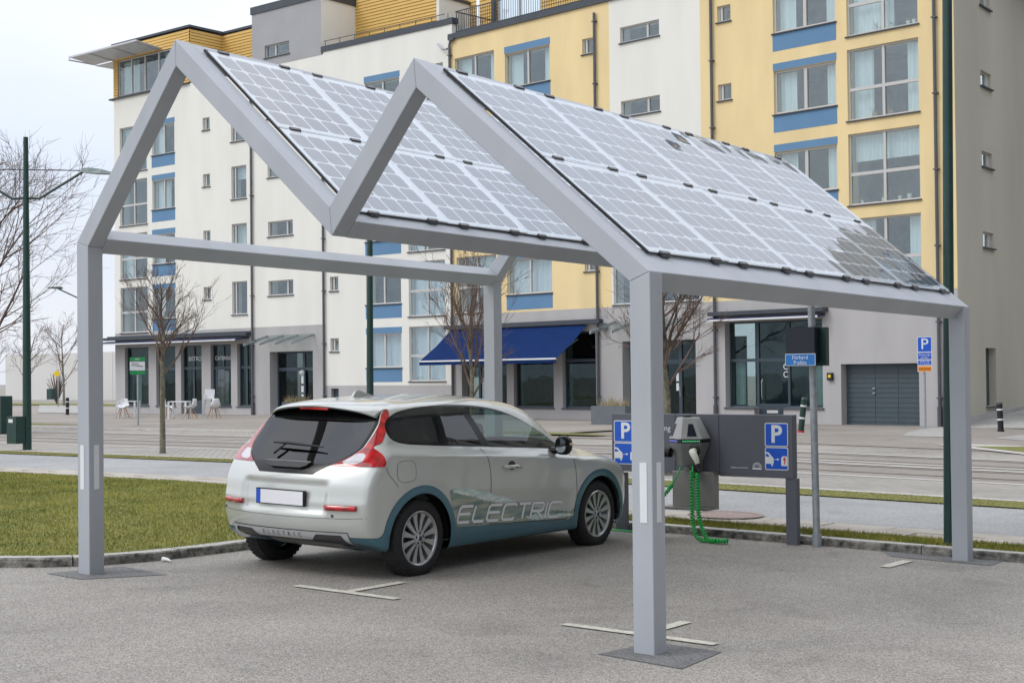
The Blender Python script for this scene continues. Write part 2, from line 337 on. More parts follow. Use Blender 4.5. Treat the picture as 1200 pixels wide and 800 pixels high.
# lawn polygon: left of the kerb corner
lawn = [(p.x, p.y) for p in ie if p.y < 5.9 and p.x < 2.0]
b = MB(); ys = [6.5]
for i in range(len(lawn) - 1):
    (xa, ya), (xb, yb) = lawn[i], lawn[i + 1]
    if abs(xa - xb) < 1e-4: continue
    b.quad((xb, yb, gz(xb, yb) + KH - .008), (xa, ya, gz(xa, ya) + KH - .008), (xa, 6.5, gz(xa, 6.5) + KH - .008), (xb, 6.5, gz(xb, 6.5) + KH - .008))
b.quad((-.3, .4, gz(0, 1) + KH - .012), (-.02, 4.3, gz(0, 4.3) + KH - .012), (-.02, 6.5, gz(0, 6.5) + KH - .012), (-.3, 6.5, gz(0, 6.5) + KH - .012))
b.build('lawn', 'grass_soil', None, kind='structure')
sheet('verge', 1.4, 60, KY + .13, 6.5, KH - .01, 'grass_soil', 20, 1)
sheet('path_tile_base', -60, 60, 6.5, 7.26, KH - .02, 'tiles', 40, 1)
sheet('cycle_path', -60, 60, 7.26, 10.25, KH - .004, 'path', 40, 2)
def fall(x, y): return KH * max(0, min(1, (12 - y) / 1.75)) + .012
sheet('grass_strip', -60, 60, 10.25, 12.0, fall, 'grass_soil', 40, 2)
o = MB(); 
# pavers of the tile band, laid one by one near the camera
pav = thing('paver_band', (3, 6.9, gz(3, 6.9)), 'band of beige concrete pavers between the verge and the grey path', 'paving')
base = MB(); base.box(-.345, .345, -.172, .172, -.03, 0); pme = None
for row in range(2):
    x = -12 + (.35 if row else 0)
    while x < 11:
        y = 6.5 + .19 + row * .38 - .005
        if pme is None:
            q = base.build('paver', 'paver', pav); pme = q.data
        else: q = link('paver', pme, pav)
        q.location = Vector((x, y, gz(x, y) + KH + rng.uniform(-.003, .003))); q.rotation_euler = (rng.uniform(-.004, .004), .018 + rng.uniform(-.004, .004), rng.uniform(-.006, .006))
        x += .705
    x = 0
sheet('road_edge', -60, 60, 12.0, 12.22, .016, 'concrete', 40, 1)
sheet('tram_road', -90, 90, 12.22, 24.2, .0, 'road', 40, 6)
sheet('sett_band', -60, 60, 12.23, 15.1, .004, 'setts', 30, 1); o = None
sheet('sett_band', -60, 60, 21.1, 23.4, .004, 'setts', 30, 1)
for y in (16.0, 17.45, 19.1, 20.55):
    q = sheet('tram_rail', -90, 90, y - .035, y + .035, .008, 'rail', 40, 1)
    q = sheet('tram_rail_groove', -90, 90, y + .035, y + .062, .006, 'rail', 40, 1)
for y in (15.1, 17.9, 18.6, 21.1): sheet('concrete_strip', -60, 60, y - .12, y + .12, .009, 'concrete', 30, 1)
# terrace pavement in front of the shops, with its kerb
sheet('pavement', -90, -13, 23.45, 60, lambda x, y: .055 if y < 36 else .03, 'terrace', 25, 6)
b = MB()
for i in range(80):
    x0 = -100 + i * 1.1; b.box(x0, x0 + 1.09, 23.18, 23.46, -.1, .075, xf=lambda x, y, z: (x, y, z + gz(x, y)))
    if x0 > -14: break
tag(b.build('kerb_line', 'concrete'), 'long pale kerb of the pavement across the tram road', 'kerb')
sheet('pavement_far', -13, 90, 24.2, 60, .012, 'road', 25, 6)
flatpoly('far_verge', [(-38, 24.3), (-90, 24.3), (-90, 27.6), (-44, 27.8), (-33.5, 25.6)], .066, 'grass_soil')
flatpoly('far_verge', [(-1.3, 25.6), (1.5, 22.9), (12, 22.6), (30, 22.6), (30, 27.0), (4, 26.8), (-.2, 26.3)], .03, 'grass_soil')
flatpoly('verge_right_edge', [(-2.2, 25.8), (1.5, 22.4), (30, 22.1), (30, 22.6), (1.5, 22.9), (-1.3, 25.6), (-.2, 26.3), (-.6, 26.7), (-1.9, 26.4)], .025, 'concrete')
flatpoly('mid_verge', [(-19.5, 25.5), (-11.2, 25.0), (-11.0, 25.8), (-16, 26.8), (-19.8, 26.6)], .06, 'grass_soil')
flatpoly('cobble_patch', [(-4.5, 29.6), (-3.3, 30.0), (-5.15, 36.4), (-6.6, 36.2)], .02, 'cobble')
flatpoly('cobble_apron', [(-2.3, 30.2), (-.8, 29.2), (6, 31), (6, 34.5), (-2.4, 33.4)], .02, 'cobble')
flatpoly('garage_drive', [(-9.4, 36.3), (-6.2, 35.9), (-5.5, 33), (-9.4, 31.8), (-12, 33)], .018, 'road')
# ramp up along the tan side wall
b = MB(); b.add([(-5.66, 37.1, -.14), (1, 37.1, -.14), (4, 60, 1.25), (-5.66, 60, 1.25), (-5.66, 90, 2.2), (4, 90, 2.2)], [(0, 1, 2, 3), (3, 2, 5, 4)]); b.build('cobble_ramp', 'cobble', None, kind='structure')
# patches round the post feet, parking marks, litter
flatpoly('asphalt_patch', [(-.2, -.17), (.3, -.2), (.62, .42), (-.05, .5)], .004, 'patch')
flatpoly('asphalt_patch', [(5.24, -.17), (5.86, -.24), (5.8, .36), (5.3, .38)], .004, 'patch')
flatpoly('asphalt_patch', [(4.85, 5.47), (5.78, 5.42), (5.78, 5.81), (4.6, 5.81)], .004, 'patch')
def mark(pts): flatpoly('parking_mark', pts, .008, 'line')
mark([(1.88, .60), (2.93, .60), (2.93, .69), (1.88, .69)]); mark([(2.36, .692), (2.45, .692), (2.45, 1.32), (2.36, 1.32)])
mark([(4.5, .50), (5.66, .50), (5.66, .59), (4.5, .59)]); mark([(5.06, .592), (5.15, .592), (5.15, 1.15), (5.06, 1.15)])
mark([(5.04, 4.7), (5.14, 4.7), (5.14, 5.25), (5.04, 5.25)])
b = MB()
b.lathe([(0, .0), (.33, .0), (.34, -.004), (.36, -.004), (.36, .0), (.43, .0)], 36, lambda x, y, h: (2.22 + x, 7.15 + y, gz(2.22 + x, 7.15 + y) + KH + .014 + h))
b.build('manhole_cover', 'manhole', None, kind='structure')
b = MB(); b.tube([(-.05, .93, .024 + gz(0, 1)), (.0, .95, .02 + gz(0, 1)), (.07, .93, .012 + gz(0, 1))], [.022, .015, .005], 7)
tag(b.build('crumpled_cup', 'whiteplast', smooth=1), 'small white crumpled litter lying by the kerb left of the car', 'litter')
# loose grit and dead leaves by the kerb
b = MB()
for k in range(900):
    i = rng.integers(40, 130) if k % 3 else rng.integers(90, 170); i = min(i, len(kpts) - 2); p = offs(int(i), -abs(rng.normal(0, .10)) - .01)
    s = rng.uniform(.004, .014); z = gz(p.x, p.y) + s * .4; x, y = p.x + rng.uniform(-.1, .1), p.y
    b.add([(x - s, y, z), (x, y - s, z), (x + s, y, z + s * .3), (x, y + s, z)], [(0, 1, 2, 3)])
b.build('kerb_litter', mat('dead_leaf', (.10, .05, .03), .9, base2=(.35, .28, .2), scale=30), None, kind='stuff')
def grass(name, n, pick, h0, h1, m):
    P = pick(n); k = len(P); a = rng.uniform(0, 6.28, k); hh = rng.uniform(h0, h1, k); wd = rng.uniform(.003, .006, k); le = rng.normal(0, .5, (k, 2)) * hh[:, None]
    z = np.array([gz(x, y) for x, y in P]) + P_dz(P)
    v = np.zeros((k, 3, 3)); v[:, 0, :2] = P + np.c_[np.cos(a), np.sin(a)] * wd[:, None]; v[:, 1, :2] = P - np.c_[np.cos(a), np.sin(a)] * wd[:, None]
    v[:, 0, 2] = z; v[:, 1, 2] = z; v[:, 2, :2] = P + le; v[:, 2, 2] = z + hh
    me = bpy.data.meshes.new(name); me.vertices.add(3 * k); me.vertices.foreach_set('co', v.ravel()); me.loops.add(3 * k); me.loops.foreach_set('vertex_index', np.arange(3 * k, dtype=np.int32))
    me.polygons.add(k); me.polygons.foreach_set('loop_start', np.arange(0, 3 * k, 3, dtype=np.int32)); me.polygons.foreach_set('loop_total', np.full(k, 3, dtype=np.int32))
    me.update(); me.validate(); me.materials.append(M[m]); return link(name, me, None, kind='stuff')
def P_dz(P): return np.where(P[:, 1] > 10.2, KH * np.clip((12 - P[:, 1]) / 1.75, 0, 1), KH) - .012
lx = np.array([p[0] for p in lawn][::-1]); ly = np.array([p[1] for p in lawn][::-1])
def pick_lawn(n):
    P = np.c_[rng.uniform(-16, 1.2, n), rng.uniform(-2, 6.49, n)]
    keep = np.where(P[:, 0] < -.12, P[:, 1] > np.interp(P[:, 0], lx[lx < -.1], ly[lx < -.1]) + .06, P[:, 1] > 5.98)
    return P[keep]
grass('lawn_grass', 300000, pick_lawn, .014, .038, 'blade')
grass('verge_grass', 26000, lambda n: np.c_[rng.uniform(1.2, 10, n), KY + .16 + rng.uniform(0, 1, n) ** .9 * (6.49 - KY - .16)], .02, .06, 'blade')
grass('strip_grass', 60000, lambda n: np.c_[rng.uniform(-24, 8, n), rng.uniform(10.24, 12.02, n)], .02, .055, 'blade_dry')
# ------------------------------------------------------------------ solar carport
cp = thing('solar_carport', (2.8, 2.9, gz(2.8, 2.9)), 'grey steel double gabled carport with solar panel roof over the car', 'carport')
GT = -.0065
OUT = [(0, 0), (0, 2.75), (1.245, 4.267), (2.88, 2.827), (3.68, 3.787), (5.535, 2.228), (5.535, 0)]
INN = [(.148, 0), (.148, 2.706), (1.248, 4.055), (2.901, 2.614), (3.698, 3.576), (5.388, 2.171), (5.388, 0)]
nm = ['post', 'rafter', 'rafter', 'rafter', 'rafter', 'post']
for t0 in (0, 5.567):
    for i in range(6):
        b = MB(); q = [OUT[i], OUT[i + 1], INN[i + 1], INN[i]]
        if i in (0, 5): q = [(p[0], gz(p[0], t0) - .05 if p[1] == 0 else p[1]) for p in q]
        b.prism(q, t0, t0 + .15, lambda p, e: (p[0], e, p[1] + (GT * e if p[1] > 1 else 0)))
        o = b.build(nm[i], 'steel', cp)
        bv = o.modifiers.new('bevel', 'BEVEL'); bv.width = .006; bv.segments = 2; bv.limit_method = 'ANGLE'
        if i in (0, 5) and t0 == 0:
            x0 = .035 if i == 0 else 5.447
            m2 = MB(); m2.box(x0, x0 + .05, -.003, 0, .70, 1.065); x1 = .148 if i == 0 else 5.535
            m2.box(x1, x1 + .003, .05, .10, .70, 1.065); m2.build('reflective_strip', 'white_mark', o)
def beam(A, B, at_end, name):
    A = Vector(A); B = Vector(B); d = (B - A).normalized(); n = Vector((-d.y, d.x)); n = -n if n.y > 0 else n
    W = .148; e = B if at_end else A; q = e - d * W if at_end else e + d * W
    b = MB(); P = [e, q, q + n * W, e + n * W]
    b.prism([(p.x, p.y) for p in P], .152, 5.565, lambda p, ee: (p[0], ee, p[1] + GT * ee))
    o = b.build(name, 'steel', cp); bv = o.modifiers.new('bevel', 'BEVEL'); bv.width = .005; bv.segments = 1; bv.limit_method = 'ANGLE'
n1 = Vector((.66, .75)).normalized()
beam((1.245, 4.267), (2.999, 2.722), True, 'valley_beam')
beam((3.68, 3.787), (5.535, 2.228), True, 'eave_beam')
beam((1.245, 4.265), (0.003, 2.752), True, 'eave_beam')
beam((1.247, 4.262), (2.88, 2.824), False, 'ridge_beam'); beam((3.682, 3.782), (5.535, 2.225), False, 'ridge_beam')
for (A, B) in (((3.68, 3.787), (5.535, 2.228)), ((1.245, 4.267), (2.88, 2.827))):
    A = Vector(A); B = Vector(B); d = (B - A).normalized(); n = Vector((-d.y, d.x)); n = n if n.y > 0 else -n
    for (s0, s1, t0, t1, nn) in ((2.17, 2.275, .152, 5.565, 'eave_flashing'), (.15, 2.169, .152, .205, 'verge_flashing'), (.15, 2.169, 5.50, 5.565, 'verge_flashing')):
        P = [A + d * s0 - n * .003, A + d * s1 - n * .003, A + d * s1 - n * .02, A + d * s0 - n * .02]
        b = MB(); b.prism([(p.x, p.y) for p in P], t0, t1, lambda p, ee: (p[0], ee, p[1] + GT * ee)); b.build(nn, 'steel', cp)
# photovoltaic panels: white translucent laminate, square cells, glass over
def pvglass():
    m = bpy.data.materials.new('pv_glass'); m.use_nodes = True; t = m.node_tree; t.nodes.clear(); N = t.nodes.new; K = t.links.new
    tr = N('ShaderNodeBsdfTransparent'); tr.inputs['Color'].default_value = (.93, .95, .97, 1)
    gl = N('ShaderNodeBsdfGlossy'); gl.inputs['Roughness'].default_value = .015
    fr = N('ShaderNodeFresnel'); fr.inputs['IOR'].default_value = 1.62
    mr = N('ShaderNodeMapRange'); mr.inputs['To Min'].default_value = .16; mr.inputs['To Max'].default_value = 1.0
    n2 = N('ShaderNodeTexNoise'); n2.inputs['Scale'].default_value = 2.2; n2.inputs['Detail'].default_value = 1; K(N('ShaderNodeNewGeometry').outputs['Position'], n2.inputs['Vector'])
    b = N('ShaderNodeBump'); b.inputs['Strength'].default_value = .15; b.inputs['Distance'].default_value = .03; K(n2.outputs['Fac'], b.inputs['Height']); K(b.outputs['Normal'], gl.inputs['Normal']); K(b.outputs['Normal'], fr.inputs['Normal'])
    mi = N('ShaderNodeMixShader'); o = N('ShaderNodeOutputMaterial'); bf = N('ShaderNodeMath'); bf.operation = 'SUBTRACT'; bf.use_clamp = True; K(mr.outputs['Result'], bf.inputs[0]); K(N('ShaderNodeNewGeometry').outputs['Backfacing'], bf.inputs[1])
    K(fr.outputs[0], mr.inputs['Value']); K(bf.outputs[0], mi.inputs['Fac']); K(tr.outputs[0], mi.inputs[1]); K(gl.outputs[0], mi.inputs[2]); K(mi.outputs[0], o.inputs['Surface'])
    return m
M['pv_glass'] = pvglass()
M['cell'] = mat('pv_cell', (.13, .145, .18), .35, .2, scale=1.3, base2=(.19, .205, .24), detail=6)
PW, PH = 1.07, 1.045
lam = MB(); lam.box(0, PW, 0, PH, 0, .008)
gls = MB(); gls.box(.002, PW - .002, .002, PH - .002, .0125, .0165)
cw, chh = .173, .169; GP = .021; gx = (PW - 5 * cw - 4 * GP) / 2; gy = (PH - 5 * chh - 4 * GP) / 2
c = .02
cellp = [(c, 0), (cw - c, 0), (cw, c), (cw, chh - c), (cw - c, chh), (c, chh), (0, chh - c), (0, c)]
me_l = me_g = me_c = me_k = None; ncell = 0; restcells = MB(); M['pv_ribbon'] = mat('cell_busbar', (.5, .52, .55), .4, .4)
def cell_mesh(b, ox, oy, xf=None):
    f = xf or (lambda x, y, z: (x, y, z))
    b.add([f(ox + p[0], oy + p[1], .0095) for p in cellp], [tuple(range(8))])
panel_first = None
for (A, B) in (((3.68, 3.787), (5.535, 2.228)), ((1.245, 4.267), (2.88, 2.827))):
    A = Vector(A); B = Vector(B); d = (B - A).normalized(); n = Vector((-d.y, d.x)); n = n if n.y > 0 else -n
    for row in range(2):
        for k in range(5):
            t0 = .24 + k * 1.078; s0 = .105 + row * 1.06
            org = A + d * s0 + n * .005
            mw = Matrix(((0, d.x, n.x, org.x), (-1, 0, 0, t0 + PW), (0, d.y, n.y, org.y + GT * t0), (0, 0, 0, 1)))
            if me_l is None:
                p = lam.build('solar_panel', 'pv_back', cp); me_l = p.data
            else: p = link('solar_panel', me_l, cp)
            p.matrix_basis = mw; panel_first = panel_first or p
            for i in range(5):
                for j in range(5):
                    ox = gx + i * (cw + GP); oy = gy + j * (chh + GP)
                    if ncell < 300:
                        if me_c is None:
                            bb = MB(); cell_mesh(bb, 0, 0); q = bb.build('solar_cell', 'cell', p, local=True); me_c = q.data
                        else: q = link('solar_cell', me_c, p, True)
                        q.location = (ox, oy, 0); ncell += 1
                    else: cell_mesh(restcells, ox, oy, lambda x, y, z: tuple(mw @ Vector((x, y, z))))
            if me_g is None: q = gls.build('panel_glass', 'pv_glass', p, local=True); me_g = q.data
            else: q = link('panel_glass', me_g, p, True)
            for kx in (.19, .83):
                for edge in ((0, 1) if row == 1 else (0,)):
                    if me_k is None:
                        kb = MB(); kb.box(-.055, .055, -.014, .014, .0, .020); kb.box(-.05, .05, .014, .024, -.008, .012); kb.tube([(-.058, -.002, .008), (-.036, -.002, .008)], .014, 8); q = kb.build('clamp', 'clamp', p, local=True); me_k = q.data
                    else: q = link('clamp', me_k, p, True)
                    q.location = (kx * PW, -.008 if edge == 0 else PH + .012, .004)
restcells.build('solar_cells', 'cell', cp, kind='stuff')
for (A, B) in (((3.68, 3.787), (5.535, 2.228)), ((1.245, 4.267), (2.88, 2.827))):   # rubber seals along the panel joints
    A = Vector(A); B = Vector(B); d = (B - A).normalized(); n = Vector((-d.y, d.x)); n = n if n.y > 0 else -n
    b = MB()
    for s in (.095, 1.155, 2.216):
        for e in (0,):
            P = [A + d * (s + .001) + n * .004, A + d * (s + .008) + n * .004, A + d * (s + .008) + n * .016, A + d * (s + .001) + n * .016]
            b.prism([(p.x, p.y) for p in P], .22, 5.63, lambda p, ee: (p[0], ee, p[1] + GT * ee))
    P = [A + d * .1 + n * .002, A + d * 2.22 + n * .002, A + d * 2.22 + n * .02, A + d * .1 + n * .02]
    b.prism([(p.x, p.y) for p in P], .222, .236, lambda p, ee: (p[0], ee, p[1] + GT * ee)); b.build('panel_seal', 'black', cp)
# ------------------------------------------------------------------ apartment building
FP = np.array([-28.79, 40.55]); dRv = np.array([1, -.143]); dRv = dRv / np.linalg.norm(dRv); dLv = np.array([1, -.06]); dLv = dLv / np.linalg.norm(dLv)
def fx(s, n, z):
    d = dRv if s >= 0 else dLv; nn = (d[1], -d[0]) ; return (FP[0] + d[0] * s + nn[0] * n, FP[1] + d[1] * s + nn[1] * n, z)
ab = thing('apartment_building', (-28.8, 40.5, -.15), 'long cream and yellow rendered apartment block with shops along the ground floor', 'building')
def fbox(name, m, s0, s1, n0, n1, z0, z1, parent=None, **kw):
    b = MB(); b.box(s0, s1, n0, n1, z0, z1, xf=fx); return b.build(name, m, parent or ab, **kw)
HOLES = []
curt = MB()
def curtain(b, s0, s1, z0, z1, n=-.34):
    k = max(6, int((s1 - s0) / .05)); vs = []
    for i in range(k + 1):
        s = s0 + (s1 - s0) * i / k; nn = n + .03 * math.sin(i * 2.1) + .012 * math.sin(i * 5.3)
        vs += [fx(s, nn, z0), fx(s, nn, z1)]
    b.add(vs, [(2 * i, 2 * i + 2, 2 * i + 3, 2 * i + 1) for i in range(k)])
def window(s0, s1, z0, z1, nx=2, mid=None, fr=.055, m='wframe', pane='glass', sill=True, cur=0, n0=-.15, name='window', splits=None, hole=True, side=None):
    if hole: HOLES.append((s0, s1, z0, z1))
    b = MB(); na, nb = n0, n0 + .07
    b.box(s0, s1, na, nb, z0, z0 + fr, xf=fx); b.box(s0, s1, na, nb, z1 - fr, z1, xf=fx)
    b.box(s0, s0 + fr, na, nb, z0 + fr, z1 - fr, xf=fx); b.box(s1 - fr, s1, na, nb, z0 + fr, z1 - fr, xf=fx)
    xs = [s0 + fr] + ([s0 + (s1 - s0) * q for q in splits] if splits else [s0 + (s1 - s0) * i / nx for i in range(1, nx)]) + [s1 - fr]
    for x in xs[1:-1]: b.box(x - fr * .8, x + fr * .8, na, nb + .006, z0 + fr, z1 - fr, xf=fx)
    zs = [z0 + fr] + ([z0 + mid] if mid else []) + [z1 - fr]
    for z in zs[1:-1]: b.box(s0 + fr, s1 - fr, na - .002, nb + .003, z - fr * .9, z + fr * .9, xf=fx)
    o = b.build(name, m, ab)
    for i in range(len(xs) - 1):
        for j in range(len(zs) - 1):
            p = MB(); e = .004; p.box(xs[i] + e, xs[i + 1] - e, na + .03, na + .038, zs[j] + e, zs[j + 1] - e, xf=fx); p.build('pane', pane, o)
    if sill: q = MB(); q.box(s0 - .05, s1 + .05, -.1, .06, z0 - .045, z0 - .002, xf=fx); q.build('sill', 'flash', o)
    if cur:
        c = MB()
        if cur == 1: curtain(c, s0 + .08, s0 + (s1 - s0) * .30, z0 + .05, z1 - .05); curtain(c, s1 - (s1 - s0) * .22, s1 - .08, z0 + .05, z1 - .05)
        elif cur == 2: curtain(c, s0 + .08, s1 - .08, z0 + .05, z1 - .05)
        elif cur == 3: curtain(c, s0 + .08, s0 + (s1 - s0) * .6, z0 + .05, z1 - .05)
        elif cur == 4: curtain(c, s0 + .08, s1 - .08, z1 - (z1 - z0) * .38, z1 - .05)
        c.build('curtain', 'curtain' if cur != 2 else 'curtain_w', o, smooth=True)
    return o
def things_on_sill(o, s0, s1, z0, seed):
    rr = random.Random(seed); b = MB(); g = MB()
    for k in range(rr.randint(2, 4)):
        s = rr.uniform(s0 + .2, s1 - .2); h = rr.uniform(.12, .2); rad = h * .45
        b.lathe([(0, 0), (rad * .7, 0), (rad, h), (rad * .85, h), (0, h * .9)], 8, lambda x, y, hh: fx(s + x, -.32 + y * .7, z0 + .05 + hh))
        for q in range(7):
            a = rr.uniform(0, 6.28); l = rr.uniform(.12, .32)
            g.add([fx(s - .012, -.32, z0 + h), fx(s + .012, -.32, z0 + h), fx(s + math.cos(a) * l * .6, -.32 + .05 * math.sin(a), z0 + h + l)], [(0, 1, 2)])
    b.build('flower_pot', M['whiteplast'] if seed % 2 else 'wood', o); g.build('pot_plant', 'blade', o)
def spandrel(s0, s1, z0, z1): fbox('spandrel', 'blue', s0, s1, .0, .006, z0, z1)
rr = random.Random(3)
# left block: columns of windows, storey pitch 2.8 m
for k in range(5):
    z = 2.8 * k
    # corner loggia windows
    if k < 4: o = window(-23.1, -20.75, 4.06 + z, 6.43 + z, 2, 1.07, cur=[0, 1, 0, 1, 0][k])
    if k < 4: things_on_sill(o, -23.0, -20.9, 4.06 + z, k)
    if k < 4:
        window(-20.32, -18.46, 4.71 + z, 6.22 + z, 2, cur=[1, 1, 3, 1, 2][k]); spandrel(-20.35, -18.43, 6.23 + z, 6.49 + z); spandrel(-20.35, -18.43, 4.08 + z, 4.66 + z)
    if k < 4:
        window(-16.2, -15.65, 5.53 + z, 6.15 + z, 1, splits=[.3]) ; window(-14.02, -12.9, 4.71 + z, 6.31 + z, 1, splits=[.2], cur=[0, 3, 4, 0][k])
        window(-11.35, -9.6, 5.51 + z, 6.22 + z, 1, splits=[.74])
    window(-7.12, -6.57, (2.8 if k == 0 else 5.55 + z - 2.8), (3.4 if k == 0 else 6.2 + z - 2.8), 1, splits=[.35])
    window(-4.78, -2.62, 2.03 + z, 3.52 + z, 2, cur=[2, 0, 0, 1, 0][k]); spandrel(-4.81, -2.59, 3.53 + z, 3.80 + z); spandrel(-4.81, -2.59, 1.40 + z, 1.985 + z)
    o = window(-2.16, -.03, 1.42 + z, 3.78 + z, 2, 1.1, cur=[2, 2, 1, 1, 1][k])
    # yellow block and beyond
    if k < 4:
        z4 = 4.25 + 2.8 * k + (.1 if k else 0)
        window(.70, 3.06, 4.25 + z, 6.58 + z + .02, 2, 1.07, cur=[4, 1, 0, 1][k])
        window(3.68, 6.17, 4.89 + z, 6.31 + z, 2, cur=[2, 1, 0, 1][k]); spandrel(3.65, 6.2, 6.32 + z, 6.6 + z); spandrel(3.65, 6.2, 4.27 + z, 4.84 + z)
        window(7.9, 8.46, 5.6 + z, 6.2 + z, 1, splits=[.3])
        window(9.82, 11.7, 5.72 + z, 6.32 + z, 1, splits=[.68]) if k else window(9.35, 13.4, 4.25, 6.3, 4, sill=True)
        window(14.34, 14.92, 5.7 + z, 6.28 + z, 1, splits=[.25])
        window(16.7, 19.18, 4.9 + z, 6.40 + z, 2, cur=[1, 1, 1, 1][k], fr=.075); spandrel(16.68, 19.2, 6.41 + z, 6.66 + z); spandrel(16.68, 19.2, 4.28 + z, 4.85 + z)
        o = window(19.6, 22.2, 4.3 + z, 6.66 + z, 2, 1.03, cur=[1, 4, 1, 3][k], fr=.06); things_on_sill(o, 19.7, 22.1, 4.3 + z, 10 + k); things_on_sill(o, 19.7, 22.1, 4.3 + z, 20 + k)
# top storey windows of the right blocks
window(.62, 3.1, 12.75 + .0, 15.12, 2, 1.07) if False else None
# basement opening
HOLES.append((-7.1, -6.6, .2, 1.12)); fbox('hatch', 'dframe', -7.1, -6.6, -.2, -.17, .2, 1.12)
# ---- ground floor shop fronts
def shop(s0, s1, z0, z1, splits=None, nx=1, mid=None, cur=0, door=False, back='room_brown', depth=-.24):
    o = window(s0, s1, z0, z1, nx, mid, .07, 'dframe', 'shopglass', not door, 0, depth, 'shop_window' if not door else 'shop_door', splits)
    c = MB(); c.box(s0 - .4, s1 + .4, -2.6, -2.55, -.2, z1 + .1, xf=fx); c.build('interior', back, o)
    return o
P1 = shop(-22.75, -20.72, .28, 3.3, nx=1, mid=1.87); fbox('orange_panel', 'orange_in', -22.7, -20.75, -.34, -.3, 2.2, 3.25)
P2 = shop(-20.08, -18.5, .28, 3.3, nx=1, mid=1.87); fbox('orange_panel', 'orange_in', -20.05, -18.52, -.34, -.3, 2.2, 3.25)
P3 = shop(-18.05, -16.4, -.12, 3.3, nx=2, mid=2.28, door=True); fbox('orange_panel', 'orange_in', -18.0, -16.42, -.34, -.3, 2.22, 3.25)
for s in (-18.0, -17.2): fbox('kick_panel', 'dframe', s + .05, s + .72, -.20, -.165, -.1, .55, P3)
P4 = shop(-15.7, -14.15, .28, 3.3, nx=2, mid=1.87); P5 = shop(-13.68, -12.65, .28, 3.3, nx=2, mid=1.87)
cb = MB(); curtain(cb, -15.6, -14.95, .35, 2.1, -.55); curtain(cb, -14.85, -14.25, .35, 2.1, -.55); cb.build('curtain', 'curtain', P4, smooth=True)
cb = MB(); curtain(cb, -22.6, -22.1, .35, 2.1, -.6); curtain(cb, -21.6, -20.85, .35, 2.1, -.7); cb.build('curtain', 'curtain', P1, smooth=True)
def ftext(t, s, n, z, size, m, parent=ab, **kw): return text(t, size, m, None, parent, xf=lambda c: fx(s + c.x, n + c.z, z + c.y), **kw)
ftext('BISTRO', -17.12, -.16, 2.62, .31, 'whiteplast', P3); ftext('CATERING', -14.90, -.16, 2.62, .27, 'whiteplast', P4)
# open glazed door leaf beside the serving window
b = MB(); dl = lambda x, y, z: fx(-14.1 - x * .75, -.3 + x * .62 + y, z)
for a in ((0, .08, .3, 2.15), (.92, 1, .3, 2.15), (.08, .92, .3, .40), (.08, .92, 2.07, 2.15)): b.box(a[0], a[1], 0, .05, a[2], a[3], xf=dl)
o = b.build('open_shutter', 'dframe', ab); b = MB(); b.box(.08, .92, .02, .03, .4, 2.07, xf=dl); b.build('pane', 'shopglass', o)
for k, (s, z) in enumerate(((-13.2, .5), (-12.95, .5), (-13.1, 1.15))): fbox('counter_display', ['porange', 'whiteplast', 'pred'][k], s - .12, s + .12, -.75, -.6, z, z + .28, P5)
# left entrance with glass canopy
E1 = window(-11.3, -8.3, -.1, 2.86, 2, 2.13, .09, 'dframe', 'shopglass', False, 0, -.55, 'entrance_door', [.62])
fbox('interior', 'room_brown', -11.8, -7.8, -2.6, -2.55, -.2, 3, E1); fbox('notice_board', 'dframe', -9.62, -9.3, -.46, -.42, -.1, 2.0, E1)
for z, h in ((1.35, .4), (.95, .3), (.75, .1)): fbox('notice', 'whiteplast', -9.56, -9.4, -.42, -.41, z, z + h, E1)
b = MB(); b.lathe([(.0, .14), (.1, .1), (.14, 0)], 12, lambda x, y, h: fx(-9.5 + x, -.42 + h, 1.85 + y)); b.build('wall_lamp', 'whiteplast', E1, smooth=True)
def glass_canopy(s0, s1, zt, nb):
    for i in range(nb):
        s = s0 + .06 + (s1 - s0 - .12) * i / (nb - 1); b = MB()
        b.box(s - .03, s + .03, 0.001, 1.45, 0, 1, xf=lambda x, n, z: fx(x, n, zt - n * .29 + (-.07 if z == 0 else .03))); b.build('canopy_bracket', 'galv', ab)
    b = MB(); b.box(s0 + .03, s1 - .03, .05, 1.35, 0, 1, xf=lambda x, n, z: fx(x, n, zt + .035 - n * .29 + z * .014)); b.build('glass_canopy', 'canopy', o)
glass_canopy(-11.5, -8.15, 3.62, 4); glass_canopy(9.35, 12.6, 3.62, 4)
# middle shop with open blue awning
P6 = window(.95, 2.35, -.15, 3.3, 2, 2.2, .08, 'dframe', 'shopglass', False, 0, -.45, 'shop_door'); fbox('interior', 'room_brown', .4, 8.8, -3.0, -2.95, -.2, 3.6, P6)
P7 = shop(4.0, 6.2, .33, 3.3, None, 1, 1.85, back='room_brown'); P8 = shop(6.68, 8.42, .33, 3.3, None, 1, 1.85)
P9 = shop(2.75, 3.6, .33, 3.3, None, 1, 1.85)
b = MB()
rq = random.Random(5)
for k in range(90):
    s, z = rq.gauss(5.1, .5), rq.gauss(1.55, .25); b.add([fx(s, -.8, z), fx(s + rq.uniform(-.2, .2), -.8, z + rq.uniform(-.1, .1)), fx(s + .05, -.8, z + .12)], [(0, 1, 2)])
b.tube([fx(5.1, -.8, .35), fx(5.12, -.8, 1.5)], .03, 5); b.build('indoor_tree', mat('indoor_leaf', (.05, .03, .02), .8, base2=(.28, .05, .05), scale=4), P7)
